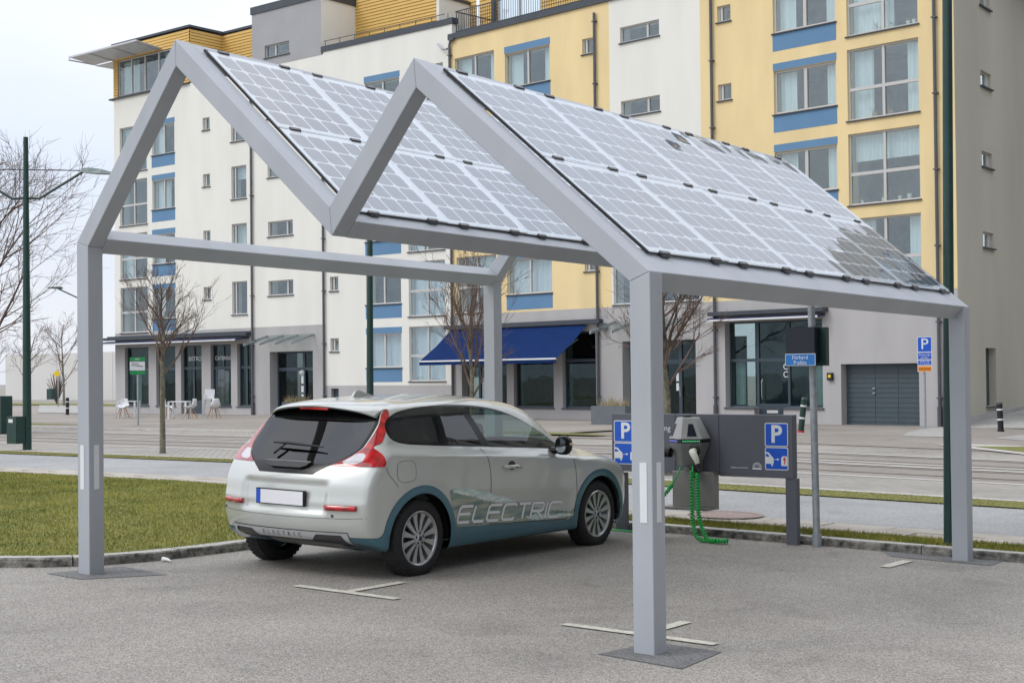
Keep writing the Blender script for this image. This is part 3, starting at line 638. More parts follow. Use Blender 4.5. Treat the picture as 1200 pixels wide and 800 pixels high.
def awning(s0, s1, zi, zo, no, nseg, m, name='awning'):
    b = MB(); k = nseg
    xs = [s0 + (s1 - s0) * i / k for i in range(k + 1)]
    vs = []
    for x in xs:
        vs += [fx(x, .12, zi), fx(x, no * .5, (zi + zo) / 2 - .035), fx(x, no, zo), fx(x, no + .005, zo - .16)]
    b.add(vs, [(4 * i + j, 4 * i + 4 + j, 4 * i + 5 + j, 4 * i + 1 + j) for i in range(k) for j in range(3)])
    o = b.build(name, m, ab); so_ = o.modifiers.new('thick', 'SOLIDIFY'); so_.thickness = .008
    fbox('front_bar', 'whiteplast', s0, s1, no - .02, no + .03, zo - .03, zo + .03, o); fbox('cassette', 'flash', s0 - .3, s1 + .7, .002, .24, zi + .03, zi + .2, o)
    b = MB()
    for x in xs[1:-1]: b.add([fx(x - .012, .12, zi + .004), fx(x + .012, .12, zi + .004), fx(x + .012, no * .5, (zi + zo) / 2 - .027), fx(x - .012, no * .5, (zi + zo) / 2 - .027), fx(x + .012, no, zo + .006), fx(x - .012, no, zo + .006)], [(0, 1, 2, 3), (3, 2, 4, 5)])
    b.build('awning_seam', mat('seam_blue', (.05, .08, .32), .8), o)
    b = MB()
    for x in (s0 + .5, s1 - .5): b.tube([fx(x, .1, zi - .55), fx(x - .3, no * .55, zi - 1.15), fx(x, no, zo - .02)], .03, 6)
    b.build('awning_arm', 'galv', o); return o
awning(.42, 8.1, 3.55, 2.24, 1.9, 5, 'bluecloth')
# retracted awnings
def retracted(s0, s1, z, no, nz=.25):
    o = fbox('awning_cassette', 'flash', s0, s1, .002, .35, z + .1, z + .24)
    b = MB(); b.box(s0 + .1, s1 - .1, .05, no, 0, 1, xf=lambda s, n, q: fx(s, n, z + .08 - .12 * n - (.10 if q == 0 else .02))); b.build('awning_cloth', 'navy', o)
    b = MB(); b.box(s0 + .1, s1 - .1, no, no + .03, z - .14 - .12 * no + .1, z - .1 - .12 * no + .12, xf=fx); b.build('awning_bar', 'whiteplast', o)
retracted(-24.3, -12.62, 3.58, .9); retracted(14.0, 18.75, 3.55, .5)
fbox('flash_band', 'flash', -24.3, -12.62, .003, .02, 3.83, 3.9)
# right hand entrance and shop
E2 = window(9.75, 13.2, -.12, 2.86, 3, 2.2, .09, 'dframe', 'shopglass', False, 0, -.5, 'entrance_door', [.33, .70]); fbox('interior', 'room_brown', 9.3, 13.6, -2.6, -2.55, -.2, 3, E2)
fbox('kick_panel', 'dframe', 12.25, 13.1, -.44, -.41, -.1, .1, E2); fbox('notice', 'whiteplast', 11.98, 12.1, -.42, -.41, 1.35, 1.65, E2); fbox('notice', 'whiteplast', 11.98, 12.1, -.42, -.41, 1.0, 1.28, E2)
b = MB(); b.tube([fx(12.2, -.36, .8), fx(12.2, -.33, 1.15)], .02, 6); b.build('door_handle', 'galv', E2)
fbox('wall_light', 'flash', 8.8, 9.05, .002, .22, 3.32, 3.56)
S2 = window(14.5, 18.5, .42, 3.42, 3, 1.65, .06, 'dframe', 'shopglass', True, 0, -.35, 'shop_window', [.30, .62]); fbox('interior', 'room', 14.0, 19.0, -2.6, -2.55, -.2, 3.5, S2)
HOLES.append((15.72, 16.92, -.15, .42)); b = MB(); b.box(15.72, 16.92, -.35, -.29, -.14, .55, xf=fx); b.build('shop_door', 'dframe', S2); fbox('letter_box', 'whiteplast', 16.05, 16.5, -.288, -.28, .22, .32, S2)
b = MB(); b.tube([fx(15.9, -.26, .7), fx(15.9, -.2, .8), fx(15.9, -.2, 1.3), fx(15.9, -.26, 1.4)], .018, 6); b.build('door_handle', 'galv', S2)
cb = MB(); curtain(cb, 14.6, 15.0, .5, 2.0, -.5); curtain(cb, 17.9, 18.4, .5, 2.0, -.5); cb.build('curtain', 'curtain', S2, smooth=True)
for z in (1.55, 1.82): ftext('C', 16.85, -.27, z, .3, 'whiteplast', S2)
HOLES.append((19.2, 22.05, -.2, 1.88))
g = fbox('garage_door', 'dgarage', 19.2, 22.05, -.38, -.34, -.2, 1.88)
for i in range(13):
    z0 = -.2 + i * .16
    for a, c_ in ((19.22, 20.28), (20.3, 21.12), (21.14, 22.03)): fbox('door_slat', 'dgarage', a, c_, -.34, -.325, z0 + .012, z0 + .152, g)
b = MB()
for z in (.9, 1.05): b.box(20.2, 20.3, -.32, -.28, z, z + .04, xf=fx)
b.build('door_handle', 'galv', g)
b = MB(); b.box(18.72, 18.92, .002, .1, 1.35, 1.6, xf=fx); o = b.build('warning_lamp', 'black', ab); b = MB(); b.lathe([(0, .13), (.05, .12), (.06, .1)], 10, lambda x, y, h: fx(18.82 + x, h, 1.48 + y)); b.build('lens', 'pyellow', o)
# ---- walls as rectangles with real openings
def wall(s0, s1, z0, z1, m, name='wall', n=0., hs=None):
    H = [h for h in (hs if hs is not None else HOLES) if h[0] < s1 and h[1] > s0 and h[2] < z1 and h[3] > z0]
    xs = sorted({s0, s1} | {v for h in H for v in h[:2] if s0 < v < s1}); zs = sorted({z0, z1} | {v for h in H for v in h[2:] if z0 < v < z1})
    b = MB(); inside = lambda x, z: any(h[0] < x < h[1] and h[2] < z < h[3] for h in H)
    G = [[inside((xs[i] + xs[i + 1]) / 2, (zs[j] + zs[j + 1]) / 2) for j in range(len(zs) - 1)] for i in range(len(xs) - 1)]; D = -.6 + n
    for i in range(len(xs) - 1):
        for j in range(len(zs) - 1):
            a, c_, e, g_ = xs[i], xs[i + 1], zs[j], zs[j + 1]
            if not G[i][j]: b.quad(fx(a, n, e), fx(c_, n, e), fx(c_, n, g_), fx(a, n, g_)); continue
            if i == 0 or not G[i - 1][j]: b.quad(fx(a, n, e), fx(a, n, g_), fx(a, D, g_), fx(a, D, e))
            if i == len(xs) - 2 or not G[i + 1][j]: b.quad(fx(c_, n, e), fx(c_, D, e), fx(c_, D, g_), fx(c_, n, g_))
            if j == 0 or not G[i][j - 1]: b.quad(fx(a, n, e), fx(a, D, e), fx(c_, D, e), fx(c_, n, e))
            if j == len(zs) - 2 or not G[i][j + 1]: b.quad(fx(a, n, g_), fx(c_, n, g_), fx(c_, D, g_), fx(a, D, g_))
    return b.build(name, m, ab)
e0 = -.0001
wall(-23.6, -7.45, -.4, 4.05, 'grey_wall'); wall(-7.45, e0, -.4, 1.25, 'grey_wall'); wall(0, .42, -.4, 1.25, 'grey_wall')
wall(-23.6, -7.45, 4.05, 16.42, 'white_wall'); wall(-7.45, e0, 1.25, 16.55, 'white_wall'); wall(0, .42, 1.25, 16.55, 'white_wall')
wall(.42, 23.43, -.4, 4.18, 'grey_wall'); wall(.42, 9.27, 4.18, 15.85, 'yellow_wall'); wall(9.27, 13.57, 4.18, 15.85, 'white_wall'); wall(13.57, 23.43, 4.18, 21.5, 'yellow_wall')
# end walls, roofs
b = MB(); a0, a1 = fx(-23.6, 0, 0), fx(-23.6, -14, 0); b.quad((a1[0], a1[1], -.4), (a0[0], a0[1], -.4), (a0[0], a0[1], 16.42), (a1[0], a1[1], 16.42)); b.build('end_wall', 'white_wall', ab)
b = MB()
for s0, s1, z in ((-23.6, -7.45, 16.38), (-7.45, e0, 16.5), (0, .42, 16.5), (.42, 23.43, 15.8)): b.quad(fx(s0, 0, z), fx(s1, 0, z), fx(s1, -14, z), fx(s0, -14, z))
b.build('roof', 'flash', ab)
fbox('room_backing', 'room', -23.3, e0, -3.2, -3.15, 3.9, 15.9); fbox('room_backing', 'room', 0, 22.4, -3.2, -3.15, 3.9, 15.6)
b = MB()
for k in range(5):
    b.box(-23.3, e0, -3.1, -.62, 3.95 + 2.8 * k, 4.0 + 2.8 * k, xf=fx) if k else None; b.box(0.0, 22.4, -3.1, -.62, 4.1 + 2.8 * k, 4.15 + 2.8 * k, xf=fx)
for s in (-20.6, -17.5, -12.4, -8.3, -2.4, .45, 3.4, 7.2, 9.3, 13.6, 16.0, 19.4): b.box(s - .05, s + .05, -3.1, -.62, 4.0, 15.6, xf=fx)
b.build('floor_slab', 'room', ab)
# parapets
fbox('parapet', 'flash', -23.9, -17.2, -.3, .12, 16.40, 16.47); fbox('parapet', 'flash', -7.55, e0, -.3, .05, 16.53, 16.78); fbox('parapet', 'flash', 0, .62, -.3, .05, 16.53, 16.78)
fbox('parapet', 'flash', .36, 13.56, -.3, .08, 15.83, 16.08); fbox('parapet', 'flash', 13.5, 23.6, -.3, .08, 21.5, 21.75)
fbox('parapet_return', 'white_wall', .38, .55, -2.2, 0.001, 15.9, 16.52)
# grey stair tower on the roof
TH = [(-11.48, -9.74, 16.83, 17.42)]
wall(-12.4, -7.56, 16.42, 19.05, 'boxgrey', 'tower_wall', .01, TH)
o = window(-11.48, -9.74, 16.83, 17.42, 1, splits=[.4], hole=False)
b = MB(); p0, p1 = fx(-7.56, .01, 0), fx(-7.56, -6, 0); b.quad((p0[0], p0[1], 16.4), (p1[0], p1[1], 16.4), (p1[0], p1[1], 19.05), (p0[0], p0[1], 19.05)); b.build('tower_wall', 'white_wall', ab)
b = MB(); p0, p1 = fx(-12.4, .01, 0), fx(-12.4, -6, 0); b.quad((p1[0], p1[1], 16.4), (p0[0], p0[1], 16.4), (p0[0], p0[1], 19.05), (p1[0], p1[1], 19.05)); b.build('tower_wall', 'boxgrey', ab)
fbox('tower_parapet', 'flash', -12.46, -7.5, -6, .06, 19.05, 19.4)
# clad penthouses: boards joined as one part each, real laps
def cladding(s0, s1, n, z0, z1, hs=(), flip=None):
    b = MB(); h = .15; k = int((z1 - z0) / h)
    for i in range(k):
        za, zb = z0 + i * h, z0 + (i + 1) * h - .006; segs = [(s0, s1)]
        for (a, c_, e, g_) in hs:
            if zb > e and za < g_: segs = [q for (p, r) in segs for q in ((p, min(r, a)), (max(p, c_), r)) if q[1] > q[0] + .01]
        for (p, r) in segs: b.add([fx(p, n + .03, za), fx(r, n + .03, za), fx(r, n, zb), fx(p, n, zb), fx(r, n - .02, za), fx(p, n - .02, za)], [(0, 1, 2, 3), (5, 4, 1, 0)])
    return b.build('cladding', 'cladding', ab, kind='stuff')
def clad_side(s, n0, n1, z0, z1):
    b = MB(); h = .15
    for i in range(int((z1 - z0) / h)):
        za, zb = z0 + i * h, z0 + (i + 1) * h - .006; b.add([fx(s + .03, n0, za), fx(s + .03, n1, za), fx(s, n1, zb), fx(s, n0, zb)], [(0, 1, 2, 3)])
    return b.build('cladding', 'cladding', ab, kind='stuff')
PH_ = (-23.2, -18.6, 16.5, 18.4)
cladding(-23.6, -17.2, 0, 16.47, 19.25, [PH_]); clad_side(-17.2, -.01, -2.1, 16.47, 19.25); cladding(-17.2, -12.4, -2.1, 16.47, 19.25)
window(PH_[0], PH_[1], PH_[2] + .02, PH_[3], 4, hole=False, n0=-.1, name='window', cur=1); fbox('room_backing', 'room', -23.5, -17.4, -2.0, -1.95, 16.45, 19.2)
b = MB(); a0, a1 = fx(-23.6, 0, 0), fx(-23.6, -8, 0); b.quad((a1[0], a1[1], 16.4), (a0[0], a0[1], 16.4), (a0[0], a0[1], 19.25), (a1[0], a1[1], 19.25)); b.build('cladding_end', 'cladding', ab)
fbox('penthouse_roof', 'flash', -23.7, -17.1, -8, .08, 19.25, 19.36); fbox('penthouse_roof', 'flash', -17.1, -12.4, -8, -2.05, 19.25, 19.36)
fbox('roof_vent', 'black', -13.3, -12.45, -2.4, -1.5, 19.36, 19.9)
for i in range(3): fbox('vent_louvre', 'flash', -13.36, -12.42, -2.45, -1.45, 19.46 + i * .14, 19.5 + i * .14)
# sun canopy of pale slats round the corner
b = MB(); cf = lambda s, n, z: fx(s, n, z + 18.45 + n * .10)
can = fbox('canopy_frame', 'zinc', -25.35, -25.3, -1.2, 1.6, 18.5, 18.56)
for s in (-23.6, -21.6, -19.7): b.box(s - .03, s + .03, .02, 1.6, 0, .08, xf=cf)
b.box(-25.3, -19.4, 1.55, 1.62, 0, .09, xf=cf); b.build('canopy_beam', 'zinc', ab)
b = MB()
for i in range(17): n = .03 + i * .092; s1 = -19.4 - .0 * i; b.box(-25.3 if n > 0 else -25.3, s1, n, n + .075, .05, .075, xf=cf)
b.build('canopy_slat', 'zinc', ab, kind='stuff')
b = MB()
for i in range(16): n = -.05 - i * .3; b.box(-25.3, -23.62, n - .26, n, 18.46, 18.485, xf=fx)
b.build('canopy_slat', 'zinc', ab, kind='stuff')
# setback floor right of the tower
Hn = [(-6.25, -5.1, 16.9, 17.35), (-1.95, -1.1, 17.35, 18.25), (-3.4, -2.3, 16.9, 17.25)]
cladding(-7.56, e0, -2.2, 16.5, 21, Hn)
for h in Hn: window(h[0], h[1], h[2], h[3], 2, hole=False, n0=-2.25, sill=False)
Hy = [(1.15, 3.7, 16.1, 18.3), (5.2, 6.1, 17.4, 18.2)]
cladding(0, 13.5, -2.2, 15.85, 20.0, Hy)
for h in Hy: window(h[0], h[1], h[2], h[3], 2, hole=False, n0=-2.25, sill=False, cur=0)
fbox('terrace_screen', 'white_wall', -.55, -.4, -2.2, -.2, 16.5, 17.95); b = MB(); b.box(-.62, -.33, -2.2, -.1, 0, .12, xf=lambda s, n, z: fx(s, n, 17.9 + z)); b.build('screen_cap', 'flash', ab)
fbox('terrace_post', 'flash', .95, 1.12, -2.1, -1.95, 16.0, 18.2)
b = MB()
for i in range(74): s = .7 + i * .125; b.box(s - .008, s + .008, -.12, -.104, 16.08, 17.0, xf=fx)
b.box(.65, 10, -.125, -.095, 17.0, 17.04, xf=fx); b.box(.65, 10, -.125, -.095, 16.15, 16.18, xf=fx)
for i in range(14): n = -.15 - i * .14; b.box(.68, .70, n - .008, n + .008, 16.08, 17.0, xf=fx)
b.box(.67, .71, -2.2, -.1, 17.0, 17.04, xf=fx); b.build('railing', 'flash', ab, kind='stuff')
b = MB()
for i in range(9): s = -7.4 + i * .95; b.box(s - .012, s + .012, -.12, -.1, 16.78, 17.05, xf=fx)
b.box(-7.5, e0, -.12, -.1, 17.03, 17.06, xf=fx); b.build('railing', 'flash', ab)
# drain pipes
def pipe(s, z0, z1, n=.09, r=.055, m='pipe', kick=True):
    b = MB(); b.tube([fx(s, n, z0), fx(s, n, z1)], r, 8)
    for k in range(int((z1 - z0) / 2.4) + 1): b.box(s - .075, s + .09, .0, n + .07, z0 + .9 + k * 2.4, z0 + .94 + k * 2.4, xf=fx)
    if kick: b.tube([fx(s, n, z0 + .65), fx(s, n, z0)], r * 1.5, 8)
    return b.build('drain_pipe', m, ab, smooth=40)
for s, zt in ((-12.45, 16.3), (-7.46, 15.2), (.48, 15.6), (8.6, 15.5), (14.12, 21.), (22.8, 21.)): pipe(s, -.15, zt)
b = MB(); b.tube([fx(.48, .09, 15.6), fx(.55, .09, 15.78), fx(.8, .12, 15.84)], .055, 8); b.build('drain_pipe', 'pipe', ab); b = MB(); b.tube([fx(.4, .15, 15.45), fx(.1, .15, 15.5), fx(-.15, .15, 15.75)], .05, 8); b.build('drain_pipe', 'galv', ab)
fbox('corner_trim', 'yellow_wall', 22.98, 23.43, .0, .012, 4.2, 15.8) 
pipe(23.1, -.1, 1.0, .15, .09, 'black'); fbox('pipe_foot', mat('copper', (.5, .32, .22), .5, .3), 23.02, 23.16, .07, .2, -.15, .35)
# tan side wall with slit windows and a door recess
hw = []
for k in range(5): hw.append((39.85, 40.95, 5.66 + 2.65 * k, 6.17 + 2.65 * k))
hw.append((39.93, 41.02, .45, 2.36))
sx = lambda t: -5.60 - .02 * (t - 37.2)
b = MB(); xs = sorted({37.22, 75.} | {v for h in hw for v in h[:2]}); zs = sorted({-.4, 21.5} | {v for h in hw for v in h[2:]})
for i in range(len(xs) - 1):
    for j in range(len(zs) - 1):
        cx, cz = (xs[i] + xs[i + 1]) / 2, (zs[j] + zs[j + 1]) / 2
        if not any(h[0] < cx < h[1] and h[2] < cz < h[3] for h in hw): b.quad((sx(xs[i]), xs[i], zs[j]), (sx(xs[i + 1]), xs[i + 1], zs[j]), (sx(xs[i + 1]), xs[i + 1], zs[j + 1]), (sx(xs[i]), xs[i], zs[j + 1]))
for h in hw:
    for t in h[:2]: b.quad((sx(t), t, h[2]), (sx(t) - .3, t, h[2]), (sx(t) - .3, t, h[3]), (sx(t), t, h[3]))
    for z in h[2:]: b.quad((sx(h[0]), h[0], z), (sx(h[1]), h[1], z), (sx(h[1]) - .3, h[1], z), (sx(h[0]) - .3, h[0], z))
b.build('side_wall', 'tan_wall', ab)
for h in hw:
    q = MB()
    if h[2] < 1:
        q.box(sx(40) - .3, sx(40) - .26, h[0], h[1], h[2], h[3]); q.build('side_door', 'dframe', ab)
    else:
        for a in ((h[0], h[0] + .06, h[2], h[3]), (h[1] - .3, h[1], h[2], h[3]), (h[0], h[1], h[2], h[2] + .05), (h[0], h[1], h[3] - .05, h[3])): q.box(sx(40) - .17, sx(40) - .11 - .004 * (a[1] - a[0]), *a)
        o = q.build('window', 'wframe', ab); q = MB(); q.box(sx(40) - .16, sx(40) - .15, h[0] + .06, h[1] - .06, h[2] + .05, h[3] - .05); q.build('pane', 'glass', o)
    q = MB(); q.box(sx(40) - .1, sx(40) + .07, h[0] - .05, h[1] + .05, h[2] - .05, h[2] - .003); q.build('sill', 'flash', ab)
b = MB(); b.add([(-5.58, 37.3, -.4), (-5.55, 60, -.4), (-5.78, 60, 1.55), (-5.58, 37.3, .12), ], [(0, 1, 2, 3)]); 
b = MB(); b.box(0, .03, 37.23, 60, 0, 1, xf=lambda x, y, z: (sx(y) + x, y, (-.4 if z == 0 else .20 + (y - 38.3) * .033 + .0))); b.build('plinth', 'grey_wall', ab)
# a similar block across the street, seen mirrored in the roof glass and the car
# ------------------------------------------------------------------ a block across the street beside the photographer, mirrored in the car windows
M['brown'] = mat('brown_brick', (.10, .075, .06), .9, var=.2, scale=1.5); M['darkpane'] = mat('dark_pane', (.02, .025, .03), .15, var=.1)
def opposite(X0, Y0, ux, uy, L_, H, lab):
    t = thing('opposite_block', (X0, Y0, gz(X0, Y0)), lab, 'building'); nx_, ny_ = -uy, ux
    f = lambda s, n, z: (X0 + ux * s + nx_ * n, Y0 + uy * s + ny_ * n, z)
    b = MB(); b.box(0, L_, -12, 0, -1, H, xf=f); b.build('wall', 'brown', t)
    p = MB(); g = MB(); k = 0
    for i in range(int(L_ / 3.2)):
        for j in range(int(H / 3)): g.box(.5 + i * 3.2, 2.7 + i * 3.2, .0, .05, .6 + j * 3, 2.6 + j * 3, xf=f)
    for i in range(int(L_ / 3.2) + 1): p.box(i * 3.2 - .12, i * 3.2 + .12, 0.0, 1.2, -.5, H, xf=f)
    for j in range(int(H / 3) + 1): p.box(.12, L_ - .12, .06, 1.15, j * 3 + .05, j * 3 + .30, xf=f)
    p.build('balcony_grid', 'whiteplast', t, kind='stuff'); g.build('windows', 'darkpane', t, kind='stuff')
cy_ = thing('courtyard_block', (14, 62, 1), 'tan block with glazed bays beyond the side wall, mirrored in the roof glass', 'building')
b = MB(); b.box(-5.2, 36, 62, 74, -1, 27); b.build('wall', 'tan_wall', cy_)
b = MB(); g = MB()
for i in range(9):
    for j in range(9):
        x = -3.4 + i * 4.4; z = .8 + j * 2.8; g.box(x, x + 2.6, 61.9, 61.98, z, z + 2.0); b.box(x - .12, x + 2.72, 61.6, 61.9, z - .3, z - .15)
        for q in (0, 1.3, 2.52): b.box(x + q, x + q + .08, 61.84, 61.89, z, z + 2.0)
g.build('windows', 'glass', cy_, kind='stuff'); b.build('balcony_frames', 'black', cy_, kind='stuff')
opposite(40, -34, 0, 1, 150, 37, 'dark brick block with a white balcony grid to the right of the car park')
# ------------------------------------------------------------------ street furniture
def G(x, y, dz=0.): return (x, y, gz(x, y) + dz)
# charging sign board
bd = thing('charging_sign_board', G(2.7, 5.74), 'wide anthracite board on two posts with blue parking signs behind the charger', 'sign')
for i, (a, c_) in enumerate(((1.632, 2.416), (2.42, 2.928), (2.932, 3.752))):
    b = MB(); b.box(a, c_, 5.69, 5.79, .57 - .008 * i, 1.185); o = b.build('board_panel', 'board', bd); v = o.modifiers.new('b', 'BEVEL'); v.width = .004; v.segments = 2
for x in (1.665, 3.665):
    b = MB(); b.box(x, x + .115, 5.70, 5.78, -.14, .552); b.build('post', 'galv' if 0 else 'board', bd)
def psign(x0, x1, z0, zm, z1, par, y=5.69, car=True):
    def rr_(x0, x1, z0, z1, r=.018):
        out = []
        for cx, cz, a0 in ((x1 - r, z1 - r, 0), (x0 + r, z1 - r, 90), (x0 + r, z0 + r, 180), (x1 - r, z0 + r, 270)):
            for k in range(5): a = R(a0 + k * 22.5); out.append((cx + r * math.cos(a), cz + r * math.sin(a)))
        return out
    fn = lambda p, e: (p[0], y - e, p[1])
    for (a, c_) in ((z0, zm - .003), (zm + .003, z1)):
        q = poly_plate(rr_(x0, x1, a, c_), 'pwhite', par, 'sign_plate', fn, .001, .006)
        poly_plate(rr_(x0 + .009, x1 - .009, a + .009, c_ - .009, .012), 'psign', q, 'sign_face', fn, .0065, .008)
    cx, cz, h = (x0 + x1) / 2, (zm + z1) / 2, (z1 - zm)
    text('P', h * 1.02, 'pwhite', Matrix.Translation((cx, y - .009, cz)) @ Matrix.Rotation(R(90), 4, 'X'), par, offset=.006)
    if car:
        W = x1 - x0; H = zm - z0; P = lambda pts: [(x0 + .01 + a * (W - .02), z0 + .01 + c_ * (H - .02)) for a, c_ in pts]
        poly_plate(P([(0, .80), (.14, .78), (.26, .62), (.34, .55), (.37, .40), (.36, .25), (.33, .25), (.32, .14), (.26, .14), (.25, .25), (.0, .25)]), 'pwhite', par, 'car_symbol', fn, .0085, .0095)
        poly_plate(P([(0.0, .72), (.10, .70), (.19, .58), (0, .58)]), 'psign', par, 'car_symbol', fn, .0098, .0103)
        poly_plate(P([(.38, .42), (.44, .45), (.50, .45), (.50, .47), (.43, .47), (.37, .44)]), 'pwhite', par, 'plug_symbol', fn, .0085, .0095)
        poly_plate(P([(.56 + .055 * math.cos(R(k * 36)), .46 + .05 * math.sin(R(k * 36))) for k in range(10)]), 'pwhite', par, 'plug_symbol', fn, .0085, .0095)
        poly_plate(P([(.72, .16), (1, .16), (1, .56), (.95, .62), (.80, .62), (.72, .54)]), 'pwhite', par, 'post_symbol', fn, .0085, .0095)
        poly_plate(P([(.85, .58), (.81, .42), (.87, .42), (.85, .30), (.83, .30), (.88, .22), (.92, .32), (.90, .32), (.95, .50), (.89, .48), (.92, .57)]), 'pred', par, 'bolt_symbol', fn, .0099, .0105)
psign(3.452, 3.706, .634, .866, 1.105, bd); psign(1.664, 1.952, .645, .878, 1.112, bd)
Rx = Matrix.Rotation(R(90), 4, 'X')
text('Charging', .085, 'pwhite', Matrix.Translation((2.21, 5.687, 1.035)) @ Rx, bd)
text('Laddplatsen levererad av', .020, 'pwhite', Matrix.Translation((3.16, 5.687, .648)) @ Rx, bd)
b = MB()
for k, rad in enumerate((.05, .036, .022)):
    pts = [(3.36 + rad * math.cos(R(a)), .655 + rad * math.sin(R(a))) for a in range(0, 181, 20)]
    for p, q in zip(pts, pts[1:]): b.add([(p[0], 5.687, p[1]), (q[0], 5.687, q[1]), (3.36 + (q[0] - 3.36) * .88, 5.687, .655 + (q[1] - .655) * .88), (3.36 + (p[0] - 3.36) * .88, 5.687, .655 + (p[1] - .655) * .88)], [(0, 1, 2, 3)])
b.box(3.31, 3.41, 5.686, 5.688, .635, .650); b.build('emblem', 'pwhite', bd)
# charger: hexagonal head on the board
CX, CY = 2.655, 5.52
chg = thing('charging_unit', G(CX, CY), 'faceted light grey electric charger with green cables in front of the board', 'charger')
def ring(rx, ry, z): return [(CX + rx * c_, CY + ry * s_, z) for c_, s_ in ((-1, .9), (-1, -.25), (-.10, -1), (.10, -1), (1, -.25), (1, .9))]
def loft(rings, name, m, par, cap=True, **kw):
    b = MB(); n = len(rings[0]); vs = [p for r in rings for p in r]
    fs = [(i * n + k, i * n + (k + 1) % n, (i + 1) * n + (k + 1) % n, (i + 1) * n + k) for i in range(len(rings) - 1) for k in range(n)]
    if cap: fs += [tuple(range(n))[::-1], tuple(range((len(rings) - 1) * n, len(rings) * n))]
    b.add(vs, fs); o = b.build(name, m, par, **kw); v = o.modifiers.new('b', 'BEVEL'); v.width = .005; v.segments = 2; v.limit_method = 'ANGLE'; return o
hd = loft([ring(.192, .165, .938), ring(.186, .16, .955), ring(.105, .10, 1.15), ring(.097, .09, 1.158)], 'head', 'charger_l', chg)
loft([ring(.105, .10, .665), ring(.186, .16, .885), ring(.192, .165, .898)], 'body', 'charger_d', chg)
loft([ring(.187, .158, .8985), ring(.187, .158, .9375)], 'led_band', 'black', chg)
fc = lambda a, t, z, o=.0: None
def facepts(i, j, z0, z1, r0, r1, off):
    # quad on facet between ring corners i, j from z0 (ring r0) to z1 (ring r1)
    A = [Vector(ring(*r0, z0)[i]), Vector(ring(*r0, z0)[j]), Vector(ring(*r1, z1)[j]), Vector(ring(*r1, z1)[i])]
    n = (A[1] - A[0]).cross(A[3] - A[0]).normalized(); 
    if n.y > 0: n = -n
    return A, n
def onface(A, n, uv, off): 
    u, v = uv; p = (A[0] * (1 - u) + A[1] * u) * (1 - v) + (A[3] * (1 - u) + A[2] * u) * v; return p + n * off
for (i, j, led) in ((3, 4, 'led_g'), (1, 2, 'led_b')):
    A, n = facepts(i, j, .955, 1.15, (.186, .16), (.105, .10), 0)
    b = MB(); b.add([onface(A, n, q, .006) for q in (((.30, .06), (.80, .06), (.72, .70), (.42, .70)) if i == 3 else ((.0, .06), (.35, .06), (.40, .70), (.12, .70)))], [(0, 1, 2, 3)])
    o = b.build('display', 'screen', chg); v = o.modifiers.new('s', 'SOLIDIFY'); v.thickness = .005
    A, n = facepts(i, j, .905, .93, (.187, .158), (.187, .158), 0)
    b = MB()
    for k in range(9):
        u = .06 + k * .10; b.add([onface(A, n, q, .004) for q in ((u, .3), (u + .06, .3), (u + .06, .75), (u, .75))], [(0, 1, 2, 3)])
    b.build('led_strip', led, chg)
b = MB(); b.lathe([(0, .02), (.045, .02), (.05, 0)], 16, lambda x, y, h: (CX + x, CY + y, 1.158 + h)); b.build('cap', 'black', chg)
b = MB(); b.lathe([(.062, 0), (.062, .05), (.05, .058), (.02, .05)], 20, lambda x, y, h: (2.79 + x + h * .55, 5.44 - h, .825 + y)); o = b.build('socket', 'black', chg, smooth=40)
b = MB(); b.lathe([(.05, 0), (.05, .06), (.0, .065)], 16, lambda x, y, h: (2.52 - h * .9, 5.42 + x - h * .3, .80 + y)); b.build('socket', 'black', chg, smooth=40)
b = MB(); b.tube([(2.81, 5.39, .82), (2.82, 5.33, .815), (2.845, 5.315, .79), (2.87, 5.32, .74), (2.88, 5.325, .70)], [.034, .036, .036, .030, .022], 10); b.build('plug', 'plug', chg, smooth=40)
b = MB(); b.tube([(2.88, 5.325, .70), (2.882, 5.328, .655)], .018, 8); b.tube([(2.73, 5.47, .665), (2.78, 5.46, .58), (2.78, 5.44, .56)], [.03, .045, .03], 10); b.build('strain_relief', 'black', chg, smooth=40)
loft([[(2.45, 5.68, .24), (2.45, 5.56, .24), (2.93, 5.56, .24), (2.93, 5.68, .24)], [(2.45, 5.68, .60), (2.45, 5.56, .60), (2.93, 5.56, .60), (2.93, 5.68, .60)]], 'cabinet', 'cabinet', chg)
b = MB(); b.box(2.36, 2.93, 5.42, 5.68, .215, .238); b.build('cabinet_shelf', 'cabinet', chg)
b = MB(); b.box(2.57, 2.74, 5.60, 5.688, .602, 1.0); b.build('bracket', 'cabinet', chg)
# coiled green cables
def coil(path, r, turns, name, par, wire=.009):
    P = [Vector(p) for p in path]; L_ = [0]
    for a, c_ in zip(P, P[1:]): L_.append(L_[-1] + (c_ - a).length)
    N_ = turns * 9; pts = []
    for i in range(N_ + 1):
        s = L_[-1] * i / N_; j = max(k for k in range(len(L_)) if L_[k] <= s + 1e-9); j = min(j, len(P) - 2); t = (s - L_[j]) / (L_[j + 1] - L_[j])
        c0 = P[max(0, j - 1)]; c3 = P[min(len(P) - 1, j + 2)]; a, d = P[j], P[j + 1]
        q = .5 * ((2 * a) + (d - c0) * t + (2 * c0 - 5 * a + 4 * d - c3) * t * t + (3 * a - c0 - 3 * d + c3) * t ** 3)
        dr = (d - a).normalized(); e1 = dr.cross(Vector((.3, 1, .2))).normalized(); e2 = dr.cross(e1); ph = 2 * math.pi * i / 9; pts.append(q + (e1 * math.cos(ph) + e2 * math.sin(ph)) * r)
    b = MB(); b.tube(pts, wire, 5); return b.build(name, 'cable', par, smooth=True)
g0 = gz(2.9, 5.4)
